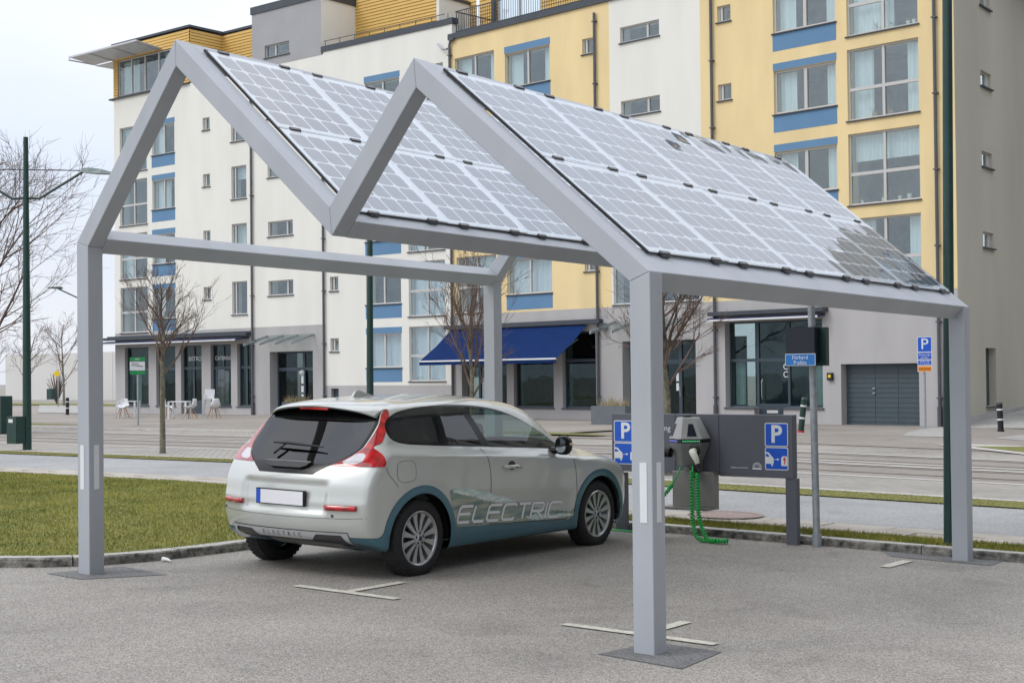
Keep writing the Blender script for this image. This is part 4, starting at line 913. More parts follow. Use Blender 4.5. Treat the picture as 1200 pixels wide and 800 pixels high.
coil([(2.80, 5.36, .62), (2.805, 5.34, .45), (2.81, 5.33, .2), (2.83, 5.32, .06), (2.90, 5.30, g0 + .035), (3.05, 5.30, g0 + .03), (3.20, 5.34, g0 + .03)], .018, 34, 'coiled_cable', chg)
coil([(2.885, 5.31, .60), (2.89, 5.31, .42), (2.90, 5.30, .2), (2.94, 5.30, .05), (3.02, 5.28, g0 + .035), (3.12, 5.27, g0 + .03), (3.22, 5.31, g0 + .03)], .018, 34, 'coiled_cable', chg)
coil([(2.56, 5.36, .47), (2.50, 5.32, .38), (2.42, 5.26, .30), (2.34, 5.22, .20), (2.28, 5.2, .06)], .018, 22, 'coiled_cable', chg)
b = MB(); b.tube([(2.62, 5.45, .67), (2.61, 5.42, .60), (2.56, 5.36, .47)], .008, 6); b.build('cable_lead', 'cable', chg, smooth=True)
b = MB(); b.tube([(2.76, 5.44, .67), (2.785, 5.40, .645), (2.80, 5.36, .61)], .008, 6); b.build('cable_lead', 'cable', chg, smooth=True)
b = MB(); b.tube([(2.28, 5.2, .06), (2.20, 5.3, g0 + .03), (1.95, 5.62, g0 + .025), (1.60, 5.64, g0 + .025), (1.1, 5.5, g0 + .03), (1.0, 5.3, .40)], .013, 8); b.build('charging_lead', 'cable', chg, smooth=True)
# pole with dark screen and blue plate
pl = thing('display_pole', G(3.96, 5.76), 'galvanised pole carrying a dark screen box over a small blue plate', 'sign')
b = MB(); b.tube([G(3.965, 5.76, 0), (3.94, 5.76, 2.26)], .036, 14); b.build('pole', 'galv', pl, smooth=40)
b = MB(); b.tube([G(3.965, 5.76, 0), G(3.965, 5.76, .12)], .048, 14); b.build('pole_sleeve', 'galv', pl, smooth=40)
b = MB(); b.box(3.737, 4.04, 5.60, 5.72, 1.70, 2.05); b.build('screen_box', 'screen', pl)
b = MB(); b.box(3.80, 4.105, 5.73, 5.80, 1.67, 2.048); b.build('screen_box', 'green', pl)
fn = lambda p, e: (p[0], 5.595 - e, p[1])
q = poly_plate([(3.733, 1.672), (4.053, 1.672), (4.053, 1.79), (3.733, 1.79)], 'pwhite', pl, 'plate', fn, 0, .004); poly_plate([(3.739, 1.678), (4.047, 1.678), (4.047, 1.784), (3.739, 1.784)], mat('plate_blue', (.02, .20, .58), .4), q, 'plate_face', fn, .0045, .006)
text('Förhyrd', .052, 'pwhite', Matrix.Translation((3.893, 5.588, 1.752)) @ Rx, pl); text('P-plats', .052, 'pwhite', Matrix.Translation((3.893, 5.588, 1.702)) @ Rx, pl)
# tall green lamp posts
b = MB(); b.tube([G(5.175, 6.10, 0), (5.235, 6.10, 5.2), (5.27, 6.1, 9.)], [.056, .046, .04], 12)
o = b.build('lamp_post', 'green', smooth=40); tag(o, 'thick dark green post just behind the right rear leg of the carport', 'lamp post')
b = MB(); b.tube([G(-8.6, 13.2, 0), (-8.55, 13.2, 5.0)], [.075, .05], 10); o = b.build('lamp_post', 'green', smooth=40); tag(o, 'slim dark green post rising behind the car roof against the cream wall', 'lamp post')
def lamp_head(P, dx, s=1., mirror=1):
    P = Vector(P); d = Vector(dx).normalized(); n = d.cross(Vector((0, 0, 1))).normalized(); up = n.cross(d)
    f = lambda a, w, h: tuple(P + d * a * s + n * w * s + up * h * s)
    rings = [(0, .05, -.04, .05), (.18, .10, -.05, .09), (.5, .15, -.03, .08), (.85, .12, .0, .03)]; b = MB()
    vs = []
    for a, w_, z0, z1 in rings: vs += [f(a, -w_, z0), f(a, w_, z0), f(a, w_ * .6, z1), f(a, -w_ * .6, z1)]
    b.add(vs, [(i * 4 + k, i * 4 + (k + 1) % 4, i * 4 + 4 + (k + 1) % 4, i * 4 + 4 + k) for i in range(3) for k in range(4)] + [(0, 3, 2, 1), (12, 13, 14, 15)]); return b
x, y = -18.66, 12.71
lp = thing('street_lamp', G(x, y), 'dark green double armed street lamp at the left edge with a bin on it', 'street lamp')
b = MB(); b.tube([(x, y, 0), (x, y, 1.7), (x, y, 7.2)], [.10, .095, .055], 12); b.build('pole', 'green', lp, smooth=40)
ad = Vector((.80, .60, 0))
for sgn in (1, -1):
    b = MB(); A = Vector((x, y, 5.80)); b.tube([A, A + ad * sgn * .30 - Vector((0, 0, .02)), A + ad * sgn * 1.35 + Vector((0, 0, .62))], .032, 6); b.build('arm', 'green', lp, smooth=40)
    q = lamp_head(A + ad * sgn * 1.28 + Vector((0, 0, .62)), ad * sgn + Vector((0, 0, -.12)), .92); o = q.build('lamp_head', mat('lamp_shell', (.20, .25, .24), .4), lp)
tag(MB().tube([(-36, -1, 6.9), (x, y, 6.45), tuple(Vector((x, y, 6.42)) + ad * 1.25)], .012, 4).build('span_wire', 'black'), 'thin overhead wire running to the left street lamp', 'wire')
b = MB(); b.box(-18.93, -18.58, 12.36, 12.6, .18, .80); o = b.build('litter_bin', 'green'); tag(o, 'small dark green square bin hung on the left street lamp', 'bin')
b = MB(); b.box(-18.86, -18.70, 12.355, 12.365, .66, .74); b.build('notice', 'whiteplast', o)
# the far lamp, bins, bollards, signs
lp2 = thing('street_lamp', G(-70, 52), 'distant small street lamp seen left of the front left carport leg', 'street lamp')
b = MB(); b.tube([G(-74.0, 57.5), (-74, 57.5, 7.6)], .09, 6); b.build('pole', 'green', lp2)
b = MB(); b.tube([(-74, 57.5, 6.8), (-75.6, 55.6, 8.0)], .05, 5); b.build('arm', 'green', lp2); b = lamp_head((-75.4, 55.8, 8.05), (-.6, -.8, 0), 1.2); b.build('lamp_head', 'green', lp2)
b = MB(); b.box(-29.6, -29.0, 19.1, 19.5, .0, 1.15, xf=lambda x, y, z: (x, y, z)); tag(b.build('litter_bin', 'green'), 'dark green bin cut by the left edge of the picture', 'bin')
def bollard(p, h, lab, lean=0., foot='black', col_='green', grp=None):
    t = thing('bollard', G(*p), lab, 'bollard', grp); g0 = gz(*p); X, Y = p
    b = MB(); f = lambda q: (X + lean * q / h, Y, g0 + q)
    b.tube([f(0), f(h)], .085, 12); b.build('post', col_, t, smooth=40)
    for q in (h * .78, h * .42): b = MB(); b.tube([f(q), f(q + .05)], .088, 12); b.build('white_band', 'whiteplast', t, smooth=40)
    b = MB(); b.tube([f(h), f(h + .05)], [.10, .07], 12); b.build('cap', col_, t, smooth=40)
    b = MB(); b.tube([f(0.0), f(.06)], .10, 12); b.build('foot', foot, t, smooth=40)
bollard((-7.79, 30.45), .95, 'leaning dark green bollard with red foot between the board and the garage', .12, 'pred'); bollard((-3.52, 34.71), .80, 'black bollard with white bands on the pavement by the tan wall', -.03, 'black', 'black')
bollard((-50.48, 37.54), .85, 'distant black bollard beside the kerb left of the carport leg', 0, 'black', 'black')
sp = thing('parking_sign', G(-5.78, 34.81), 'blue parking sign with orange plate on a thin pole beside the garage', 'sign')
b = MB(); b.tube([G(-5.80, 34.81), (-5.80, 34.81, 2.5)], .035, 8); b.build('pole', 'galv', sp, smooth=40)
dv = Vector((.37, .15, 0)).normalized(); Ms = Matrix(((dv.x, 0, dv.y, -5.775), (dv.y, 0, -dv.x, 34.77), (0, 1, 0, 0), (0, 0, 0, 1)))
def splate(z0, z1, m, txts, par, Ms=Ms, hw=.205):
    b = MB(); b.box(-hw, hw, z0, z1, 0, .02, xf=lambda x, y, z: tuple(Ms @ Vector((x, y, z)))); q = b.build('sign_plate', 'pwhite', par)
    b = MB(); b.box(-hw + .015, hw - .015, z0 + .015, z1 - .015, .021, .026, xf=lambda x, y, z: tuple(Ms @ Vector((x, y, z)))); b.build('sign_face', m, q)
    for t, sz, z, mm in txts: text(t, sz, mm, Ms @ Matrix.Translation((0, z, .030)), par)
splate(2.19, 2.64, 'psign', [('P', .46, 2.415, 'pwhite')], sp); splate(1.96, 2.18, 'psign', [('Förhyrda', .085, 2.10, 'pwhite'), ('platser', .085, 2.02, 'pwhite')], sp)
splate(1.79, 1.95, 'psign', [('Q-Park AB', .06, 1.90, 'pwhite'), ('0771-96 90 00', .05, 1.835, 'pwhite')], sp)
splate(1.60, 1.78, 'porange', [('Privat område', .06, 1.69, 'black')], sp)
# bus stop sign
bs = thing('stop_sign', G(-31.25, 26.19), 'green and white stop sign on a thin pole before the corner shop', 'sign')
b = MB(); b.tube([G(-31.25, 26.19), (-31.25, 26.19, 2.0)], .035, 6); b.build('pole', 'galv', bs)
dv = Vector((.62, .78, 0)).normalized(); Mb = Matrix(((dv.x, 0, dv.y, -31.25), (dv.y, 0, -dv.x, 26.17), (0, 1, 0, 0), (0, 0, 0, 1)))
for z0, z1, m in ((1.80, 1.92, 'sgreen'), (1.94, 2.25, 'whiteplast'), (2.27, 2.40, 'sgreen')):
    M.setdefault('sgreen', mat('stop_green', (.01, .28, .07), .4)); b = MB(); b.box(-.26, .26, z0, z1, 0, .03, xf=lambda x, y, z: tuple(Mb @ Vector((x, y, z)))); b.build('sign_plate', m, bs)
b = MB(); b.box(-.2, .2, -.01, .012, .031, .035, xf=lambda x, y, z: tuple(Mb @ Vector((x, 2.1 - x * .12 + y, z)))); b.box(-.2, .05, .06, .08, .031, .035, xf=lambda x, y, z: tuple(Mb @ Vector((x, 2.1 - x * .12 + y, z)))); b.build('stop_symbol', 'black', bs)
text('HLP', .09, 'pwhite', Mb @ Matrix.Translation((0, 2.335, .034)), bs)
# yellow sign and bin far left
t = thing('round_sign', G(-76.4, 56.1), 'round yellow sign over a small green bin on a distant pole', 'sign')
b = MB(); b.tube([G(-76.4, 56.1), (-76.4, 56.1, 2.4)], .05, 6); b.build('pole', 'galv', t); b = MB(); b.tube([(-76.4, 56.0, 2.1), (-76.35, 55.95, 2.1)], .2, 16); b.build('sign_disc', 'pyellow', t)
b = MB(); b.box(-76.75, -76.2, 55.4, 55.8, .3, 1.05); tag(b.build('litter_bin', 'green'), 'tiny dark green bin under the distant yellow sign', 'bin')
# planters
def planter(p, sx_, sy_, h, rz, lab):
    t = thing('planter', G(*p), lab, 'planter'); c_, s_ = math.cos(rz), math.sin(rz); X, Y = p; g0 = gz(X, Y)
    f = lambda x, y, z: (X + c_ * x - s_ * y, Y + s_ * x + c_ * y, g0 + z)
    b = MB(); b.box(-sx_, sx_, -sy_, sy_, 0, h - .02, xf=f); b.build('box', 'planter', t); b = MB()
    for a in ((-sx_, sx_, -sy_, -sy_ + .05), (-sx_, sx_, sy_ - .05, sy_), (-sx_, -sx_ + .05, -sy_ + .05, sy_ - .05), (sx_ - .05, sx_, -sy_ + .05, sy_ - .05)): b.box(*a, h - .02, h + .02, xf=f)
    b.build('rim', 'planter', t); b = MB(); q = random.Random(int(X * 7) & 255)
    for k in range(160):
        x, y = q.uniform(-sx_ * .8, sx_ * .8), q.uniform(-sy_ * .8, sy_ * .8); l = q.uniform(.12, .38); a = q.uniform(0, 6.28); b.add([f(x - .012, y, h - .03), f(x + .012, y, h - .03), f(x + math.cos(a) * l * .45, y + math.sin(a) * l * .45, h + l)], [(0, 1, 2)])
    b.build('plant', mat('dry_plant', (.12, .13, .03), .8, base2=(.42, .30, .18), scale=6), t)
planter((-34.4, 37.3), .62, .62, .70, .75, 'square grey planter with dry grasses by the left glass entrance'); planter((-16.1, 33.9), .75, .45, .66, -.14, 'grey planter with dry grasses between the blue awning and the entrance')
# café furniture
def chair_mesh(p, rz, lab, grp='white shell chairs outside the shop'):
    t = thing('cafe_chair', G(*p, .055), lab, 'chair', grp, rz); b = MB()
    prof = [(-.20, .46), (-.05, .435), (.10, .44), (.19, .50), (.235, .62), (.26, .80), (.25, .84)]; n = 9; vs = []
    for y, z in prof:
        hw_ = .23 if z < .6 else .21 - (z - .6) * .3
        for k in range(n):
            q = -1 + 2 * k / (n - 1); lift = .10 * abs(q) ** 2.5 if z < .56 else 0; back = -.07 * abs(q) ** 2.2 if z > .5 else 0
            vs.append((q * hw_, y + back, z + lift))
    b.add(vs, [(i * n + k, i * n + k + 1, (i + 1) * n + k + 1, (i + 1) * n + k) for i in range(len(prof) - 1) for k in range(n - 1)])
    o = b.build('shell', 'whiteplast', t, smooth=True, local=True); v = o.modifiers.new('s', 'SOLIDIFY'); v.thickness = .012
    for sx_, sy_ in ((-1, -1), (1, -1), (-1, 1), (1, 1)):
        b = MB(); b.tube([(sx_ * .09, sy_ * .09, .43), (sx_ * .22, sy_ * .21, 0)], [.022, .015], 6); b.build('leg', 'wood', t, local=True, smooth=40)
    return t
ca = chair_mesh((-41.45, 33.7), .55, 'white shell chair with its back turned, left before the corner table')
ca['group'] = 'white shell chairs outside the shop'
for p, rz, lab in (((-38.75, 33.9), 1.9, 'white shell chair left of the second white table, behind the young tree'), ((-37.35, 33.95), -1.2, 'white shell chair directly right of the second white table'), ((-36.95, 34.9), -1.9, 'white shell chair farthest right, seen in profile by the shop door')):
    q = copy_tree(ca); q.location = G(*p, .055); q.rotation_euler = (0, 0, rz); q['label'] = lab
def table(p, rz, lab):
    t = thing('cafe_table', G(*p, .055), lab, 'table', 'white tables outside the shop', rz); b = MB(); b.box(-.40, .40, -.40, .40, .70, .74); b.build('tabletop', 'whiteplast', t, local=True)
    for a in (-1, 1):
        for c_ in (-1, 1): q = MB(); q.box(a * .36 - .035, a * .36 + .035, c_ * .36 - .035, c_ * .36 + .035, 0, .70); q.build('leg', 'whiteplast', t, local=True)
    return t
table((-41.9, 34.4), .6, 'white square table nearest the building corner'); table((-38.0, 33.9), .6, 'white square table behind the young tree trunk')
t = thing('high_chair', G(-39.9, 37.3, .055), 'white high chair on thin legs before the serving window', 'chair', None, .7)
b = MB(); b.box(-.22, .22, -.2, .2, .78, .84); b.box(-.22, .22, .16, .2, .84, 1.22); b.box(-.22, -.19, -.16, .16, .84, 1.0); b.box(.19, .22, -.16, .16, .84, 1.0); o = b.build('seat', 'whiteplast', t, local=True); v = o.modifiers.new('b', 'BEVEL'); v.width = .03; v.segments = 2
for a, c_ in ((-1, -1), (1, -1), (-1, 1), (1, 1)): q = MB(); q.tube([(a * .18, c_ * .16, .78), (a * .30, c_ * .27, 0)], .014, 6); q.build('leg', 'galv', t, local=True)
# ------------------------------------------------------------------ bare trees
def tree(name, base, H, th, r0, spread, seed, lab, grp=None, lean=(0, 0), dens=1., levels=4, trunk_m='bark', cat='tree', twr=1.):
    t = thing(name, base, lab, cat, grp); q = random.Random(seed); B = Vector(base); tr = MB(); cr_ = MB()
    top = B + Vector((lean[0] * th, lean[1] * th, th))
    tr.tube([B - Vector((0, 0, .1)), B + Vector((0, 0, .04)), B.lerp(top, .5) + Vector((q.uniform(-.02, .02), q.uniform(-.02, .02), 0)), top], [r0 * 1.6, r0 * 1.1, r0 * .92, r0 * .85], 9)
    def grow(p, d, l, r, lev):
        n = 4 if lev <= 1 else 3; pts = [p]; rad = [r]; dd = Vector(d)
        for i in range(n):
            dd = (dd + Vector((q.gauss(0, .10), q.gauss(0, .10), q.gauss(.07 if lev else .03, .06)))).normalized(); pts.append(pts[-1] + dd * l / n); rad.append(r * (1 - .62 * (i + 1) / n))
        (tr if lev == 0 else cr_).tube(pts, rad, 6 if lev < 2 else 3, cap=False)
        if lev >= levels: return
        nb = int((13 if lev == 0 else 6.5 if lev == 1 else 4.5 if lev == 2 else 3) * dens + q.random())
        for k in range(nb):
            f = (.02 + .93 * (k + q.random() * .6) / nb) if lev == 0 else q.uniform(.22, 1.0); i = min(n - 1, int(f * n)); P = pts[i].lerp(pts[i + 1], f * n - i)
            ax = (pts[i + 1] - pts[i]).normalized(); a = q.uniform(0, 6.28) if lev else k * 2.4; s_ = ax.orthogonal().normalized(); s_ = Matrix.Rotation(a, 3, ax) @ s_
            ang = R(q.uniform(30, 56) if lev == 0 else q.uniform(18, 46)) * spread
            nd = (ax * math.cos(ang) + s_ * math.sin(ang)).normalized(); nl = l * (q.uniform(.55, .80) * (1.0 - .50 * f) if lev == 0 else q.uniform(.36, .62)); grow(P, nd, nl, max(.0030 * twr, rad[i] * .5), lev + 1)
    grow(top, (lean[0], lean[1], 1), H - th, r0 * .8, 0)
    tr.build('trunk', trunk_m, t, smooth=40); cr_.build('crown', 'twig', t); return t
tree('young_tree', G(-14.45, 13.1, .0), 3.45, 1.6, .062, .82, 11, 'young bare tree in the grass strip before the corner shop', 'young street trees', dens=1.1)
tree('young_tree', G(-6.05, 13.1, .0), 3.05, 1.1, .052, .72, 23, 'young bare tree rising behind the car before the blue awning', 'young street trees', dens=1.1)
tree('young_tree', G(-2.0, 13.1, .0), 3.3, 1.35, .068, .88, 35, 'young bare tree behind the charging board right of the front leg', 'young street trees', dens=1.15)
tree('bare_tree', G(-33.3, 20.5, .0), 8.6, 1.4, .17, 1.18, 5, 'big spreading bare tree at the left edge of the picture', None, lean=(.05, 0), dens=1.35, levels=4, twr=2.2)
for i, (x, y, H, lab) in enumerate(((-85.9, 60, 5.6, 'staked bare tree behind the left street lamp pole'), (-79.0, 58.5, 6.0, 'slim bare tree beside the distant yellow sign'), (-97, 64, 6.5, 'bare tree farthest left in front of the pale hall'), (-84, 52, 4.2, 'low bare tree between the lamp pole and the hall'))):
    tree('distant_tree', G(x, y), H, 1.6, .09, 1.1, 60 + i, lab, 'distant bare trees', dens=.95, levels=3, twr=3.)
b = MB(); b.tube([G(-85.9, 60, 0), G(-85.9, 60, 2.2)], .05, 5)
b = MB()
for k, (x, y) in enumerate(((-75, 62), (-73.5, 63), (-72, 61.5), (-90, 66), (-94, 62), (-70.5, 62))):
    t = thing('shrub', G(x, y), ['grey shrub right of the distant yellow sign', 'bare shrub behind the distant bollard', 'bare shrub beside the carport leg far away', 'low brown shrub by the pale hall wall', 'brown shrub at the left end of the hall', 'bare shrub farthest right before the hall'][k], 'shrub', 'far shrubs'); q = random.Random(k); bb = MB()
    for j in range(90):
        a = q.uniform(0, 6.28); rr2 = q.uniform(.1, .9); h = q.uniform(.8, 2.3); bb.tube([G(x, y, 0), (x + math.cos(a) * rr2 * .5, y + math.sin(a) * rr2 * .5, h * .5), (x + math.cos(a) * rr2, y + math.sin(a) * rr2, h)], [.03, .025, .012], 3, cap=False)
    bb.build('branches', 'twig', t)
# pale hall far left and low buildings behind
M['hall'] = mat('hall_render', (.62, .61, .59), .9, var=.04, scale=.2)
hl = thing('pale_hall', G(-110, 80), 'long pale windowless hall far behind the left street lamp', 'building')
b = MB()
for i in range(5):
    a = Vector((-124, 84.6)) + Vector((24.4, -1.9)) * (i / 5); c_ = Vector((-124, 84.6)) + Vector((24.4, -1.9)) * ((i + 1) / 5)
    d = Vector((.3, 1)).normalized() * 14; b = MB(); b.prism([(a.x, a.y), (c_.x - .05, c_.y), (c_.x - .05 + d.x, c_.y + d.y), (a.x + d.x, a.y + d.y)], -1, 4.35, lambda p, e: (p[0], p[1], e)); b.build('wall_panel', 'hall', hl)
# hedge and low house seen between leg and building
lh = thing('low_house', G(-85, 90), 'low white house glimpsed between the left leg and the block', 'building')
b = MB(); b.box(-99, -60, 88, 97, -1, 4.6); o = b.build('wall', 'hall', lh)
for k in range(9):
    b = MB(); b.box(-96 + k * 4, -94.9 + k * 4, 87.9, 87.98, 1.6, 3.0); b.build('window', 'dframe', lh)
b = MB(); b.box(-99.3, -59.7, 87.7, 97.3, 4.6, 4.8); b.build('roof', 'flash', lh)
b = MB(); b.box(-62.2, -61.3, 52.3, 52.4, 2.2, 4.0, xf=lambda x, y, z: (x - .0, y, z)); b.tube([G(-61.75, 52.35), (-61.75, 52.35, 2.2)], .06, 6); tag(b.build('blue_sign', 'psign'), 'blue road sign glimpsed right of the left carport leg', 'sign')
# island kerb on the far road
flatpoly('traffic_island', [(-57, 40.5), (-51.5, 39.5), (-62, 48), (-78, 60), (-84, 60)], .06, 'cobble')
flatpoly('far_road', [(-140, 44), (-20, 30), (-24, 27.7), (-140, 30)], -.01, 'road')
flatpoly('far_grass', [(-140, 74), (-70, 66), (-70, 62), (-140, 66)], .0, 'grass_soil')
# ------------------------------------------------------------------ the car: implicit body surface, cut into panels along real outlines
CS = 1.03
car = thing('parked_car', (1.36, .95, gz(1.36, 1.7)), 'pale silver electric hatchback with teal trim parked nose in under the carport', 'car')
car.rotation_euler = (math.atan(-.0065), math.atan(.0181), 0); car.scale = (CS, CS, CS)
def interp(xs, ys):
    xs = np.array(xs, float); ys = np.array(ys, float); m = np.gradient(ys, xs)
    # monotone-ish cubic hermite
    dl = np.diff(ys) / np.diff(xs); m = np.zeros_like(ys); m[0] = dl[0]; m[-1] = dl[-1]
    for i in range(1, len(ys) - 1): m[i] = 0 if dl[i - 1] * dl[i] <= 0 else 2 * dl[i - 1] * dl[i] / (dl[i - 1] + dl[i])
    def f(x):
        x = np.clip(x, xs[0], xs[-1]); i = np.clip(np.searchsorted(xs, x) - 1, 0, len(xs) - 2); h = xs[i + 1] - xs[i]; t = (x - xs[i]) / h
        return (2 * t ** 3 - 3 * t ** 2 + 1) * ys[i] + (t ** 3 - 2 * t ** 2 + t) * h * m[i] + (-2 * t ** 3 + 3 * t ** 2) * ys[i + 1] + (t ** 3 - t ** 2) * h * m[i + 1]
    return f
def sst(x, a, b): t = np.clip((x - a) / (b - a), 0, 1); return t * t * (3 - 2 * t)
topf = interp([-.3, .3, .5, .8, 1.2, 1.6, 2.0, 2.35, 2.6, 2.8, 3.0, 3.2, 3.35, 3.5, 3.75, 3.95, 4.1, 4.22, 4.4], [1.30, 1.375, 1.398, 1.425, 1.443, 1.447, 1.44, 1.415, 1.365, 1.275, 1.155, 1.045, .985, .955, .905, .855, .80, .72, .55])
rearf = interp([.0, .2, .28, .36, .44, .52, .60, .66, .74, .80, .86, .92, 1.0, 1.1, 1.25, 1.36, 1.5], [.24, .16, .095, .05, .02, .01, .008, .018, .030, .052, .082, .125, .20, .295, .425, .515, .70])
frontf = interp([.0, .2, .3, .45, .6, .7, .8, 1.0, 1.5], [4.04, 4.10, 4.16, 4.195, 4.195, 4.175, 4.12, 3.92, 3.3])
planf = interp([-.2, .0, .3, .7, 1.2, 2.0, 3.0, 3.4, 3.8, 4.1, 4.3], [.75, .79, .842, .880, .880, .872, .876, .882, .868, .82, .76])
lowf = interp([.0, .2, .3, .45, .6, .75, .85, .92, 1.3], [-.05, -.028, -.012, -.002, .0, .002, -.001, -.006, -.02])
def smax(a, b, k): h = np.maximum(k - np.abs(a - b), 0) / k; return np.maximum(a, b) + h * h * k * .25
def beltz(Y): return 1.085 - .052 * Y
def F(P):
    X, Y, Z = P[:, 0], P[:, 1], P[:, 2]; a = np.abs(X)
    d = Z - beltz(Y); w0 = planf(Y) + lowf(Z)
    # flared arches
    for yc in (.745, 3.385): rr_ = np.hypot(Y - yc, Z - .30); w0 = w0 + .014 * np.exp(-((rr_ - .40) / .07) ** 2)
    w0 = w0 - .010 * np.exp(-((Z - .47) / .10) ** 2) * sst(Y, 1.1, 1.5) * (1 - sst(Y, 2.7, 3.1))
    gh = .812 - .42 * np.maximum(d, 0) - .25 * np.maximum(d, 0) ** 2 - .04 * sst(Y, 2.3, 3.2) - .045 * (1 - sst(Y, .3, 1.3))
    t = sst(d, -.085, .015); W = w0 * (1 - t) + gh * t
    sh = .34 * a * a * sst(Y, 1.9, 2.8)
    T = topf(Y + sh) - .105 * (a / .62) ** 2 * (1 - sst(Y, 2.9, 3.4)) * .6 - .05 * (a / .8) ** 2 * sst(Y, 2.9, 3.4)
    Rr = rearf(Z) + .15 * (a / .8) ** 2.4 + .028 * (1 - sst(a, .42, .50)) * sst(Z, .50, .57) * (1 - sst(Z, .74, .80))
    Fr = frontf(Z) - .26 * (a / .85) ** 2.2
    g = smax(a - W, Z - T, .09); g = smax(g, Rr - Y, .07); g = smax(g, Y - Fr, .12); g = smax(g, .19 + .12 * (1 - sst(Y, .12, .55)) - Z, .04)
    return g
def gradF(P):
    e = 2e-3; G_ = np.stack([(F(P + np.eye(3)[k] * e) - F(P - np.eye(3)[k] * e)) / (2 * e) for k in range(3)], 1); return G_ / np.maximum(1e-9, np.linalg.norm(G_, axis=1))[:, None]
def shoot(C_, D_, r1=3.2):
    lo = np.zeros(len(C_)); hi = np.full(len(C_), r1)
    for _ in range(34): mid = (lo + hi) / 2; ins = F(C_ + D_ * mid[:, None]) < 0; lo = np.where(ins, mid, lo); hi = np.where(ins, hi, mid)
    return C_ + D_ * lo[:, None]
BX, BY0, BY1, BZ0, BZ1 = .9, -.02, 4.27, .15, 1.47
def grid(fn, n, m): return [fn(i / n, j / m) for j in range(m + 1) for i in range(n + 1)], [(j * (n + 1) + i, j * (n + 1) + i + 1, (j + 1) * (n + 1) + i + 1, (j + 1) * (n + 1) + i) for j in range(m) for i in range(n)]
V_, F_ = [], []
for fn, n, m in ((lambda a, c_: (BX, BY0 + (BY1 - BY0) * a, BZ0 + (BZ1 - BZ0) * c_), 210, 64), (lambda a, c_: (-BX, BY1 + (BY0 - BY1) * a, BZ0 + (BZ1 - BZ0) * c_), 150, 44),
                 (lambda a, c_: (BX - 2 * BX * c_, BY0 + (BY1 - BY0) * a, BZ1), 170, 64), (lambda a, c_: (-BX + 2 * BX * c_, BY0 + (BY1 - BY0) * a, BZ0), 60, 24),
                 (lambda a, c_: (-BX + 2 * BX * a, BY0, BZ0 + (BZ1 - BZ0) * c_), 90, 64), (lambda a, c_: (BX - 2 * BX * a, BY1, BZ0 + (BZ1 - BZ0) * c_), 60, 44)):
    v, f = grid(fn, n, m); o_ = len(V_); V_ += v; F_ += [tuple(i + o_ for i in q) for q in f]
V0 = np.array(V_); C0 = np.stack([V0[:, 0] * 0, np.clip(V0[:, 1], .85, 3.0), np.full(len(V0), .60)], 1); C0[:, 1] = .85 + (V0[:, 1] - BY0) / (BY1 - BY0) * 2.45
D0 = V0 - C0; D0 /= np.linalg.norm(D0, axis=1)[:, None]
Vc = list(map(tuple, shoot(C0, D0)))
class Surf:
    """a growing vertex pool and face sets that are split along iso lines"""
    def __init__(s, V): s.V = [np.array(v) for v in V]
    def arr(s): return np.array(s.V)
    def split(s, faces, field):
        A = s.arr(); used = np.unique(np.concatenate([np.array(f) for f in faces])) if faces else np.array([], int)
        val = np.full(len(A), np.nan); val[used] = field(A[used]); val[used] = np.where(np.abs(val[used]) < 1e-7, 1e-7, val[used]); cache = {}; neg, pos = [], []
        for f in faces:
            vs = [val[i] for i in f]
            if all(v < 0 for v in vs): neg.append(f); continue
            if all(v > 0 for v in vs): pos.append(f); continue
            a, b = [], []; n = len(f)
            for k in range(n):
                i, j = f[k], f[(k + 1) % n]; (a if vs[k] < 0 else b).append(i)
                if (vs[k] < 0) != (vs[(k + 1) % n] < 0):
                    key = (min(i, j), max(i, j))
                    if key not in cache: t = val[i] / (val[i] - val[j]); s.V.append(s.V[i] * (1 - t) + s.V[j] * t); cache[key] = len(s.V) - 1
                    a.append(cache[key]); b.append(cache[key])
            if len(a) > 2: neg.append(tuple(a))
            if len(b) > 2: pos.append(tuple(b))
        return neg, pos
S_ = Surf(Vc)
def sdpoly(pts, u, v):
    pts = np.array(pts, float); n = len(pts); d = np.full(len(u), 1e9); ins = np.zeros(len(u), bool)
    for i in range(n):
        ax, ay = pts[i]; bx, by = pts[(i + 1) % n]; ex, ey = bx - ax, by - ay; t = np.clip(((u - ax) * ex + (v - ay) * ey) / (ex * ex + ey * ey), 0, 1)
        d = np.minimum(d, np.hypot(u - ax - t * ex, v - ay - t * ey)); c_ = ((ay > v) != (by > v)); xx = (bx - ax) * (v - ay) / np.where(by == ay, 1e-9, by - ay) + ax; ins ^= c_ & (u < xx)
    return np.where(ins, -d, d)
def smoothpoly(pts, it=2):
    for _ in range(it): pts = [q for i in range(len(pts)) for q in ((pts[i][0] * .75 + pts[(i + 1) % len(pts)][0] * .25, pts[i][1] * .75 + pts[(i + 1) % len(pts)][1] * .25), (pts[i][0] * .25 + pts[(i + 1) % len(pts)][0] * .75, pts[i][1] * .25 + pts[(i + 1) % len(pts)][1] * .75))]
    return pts
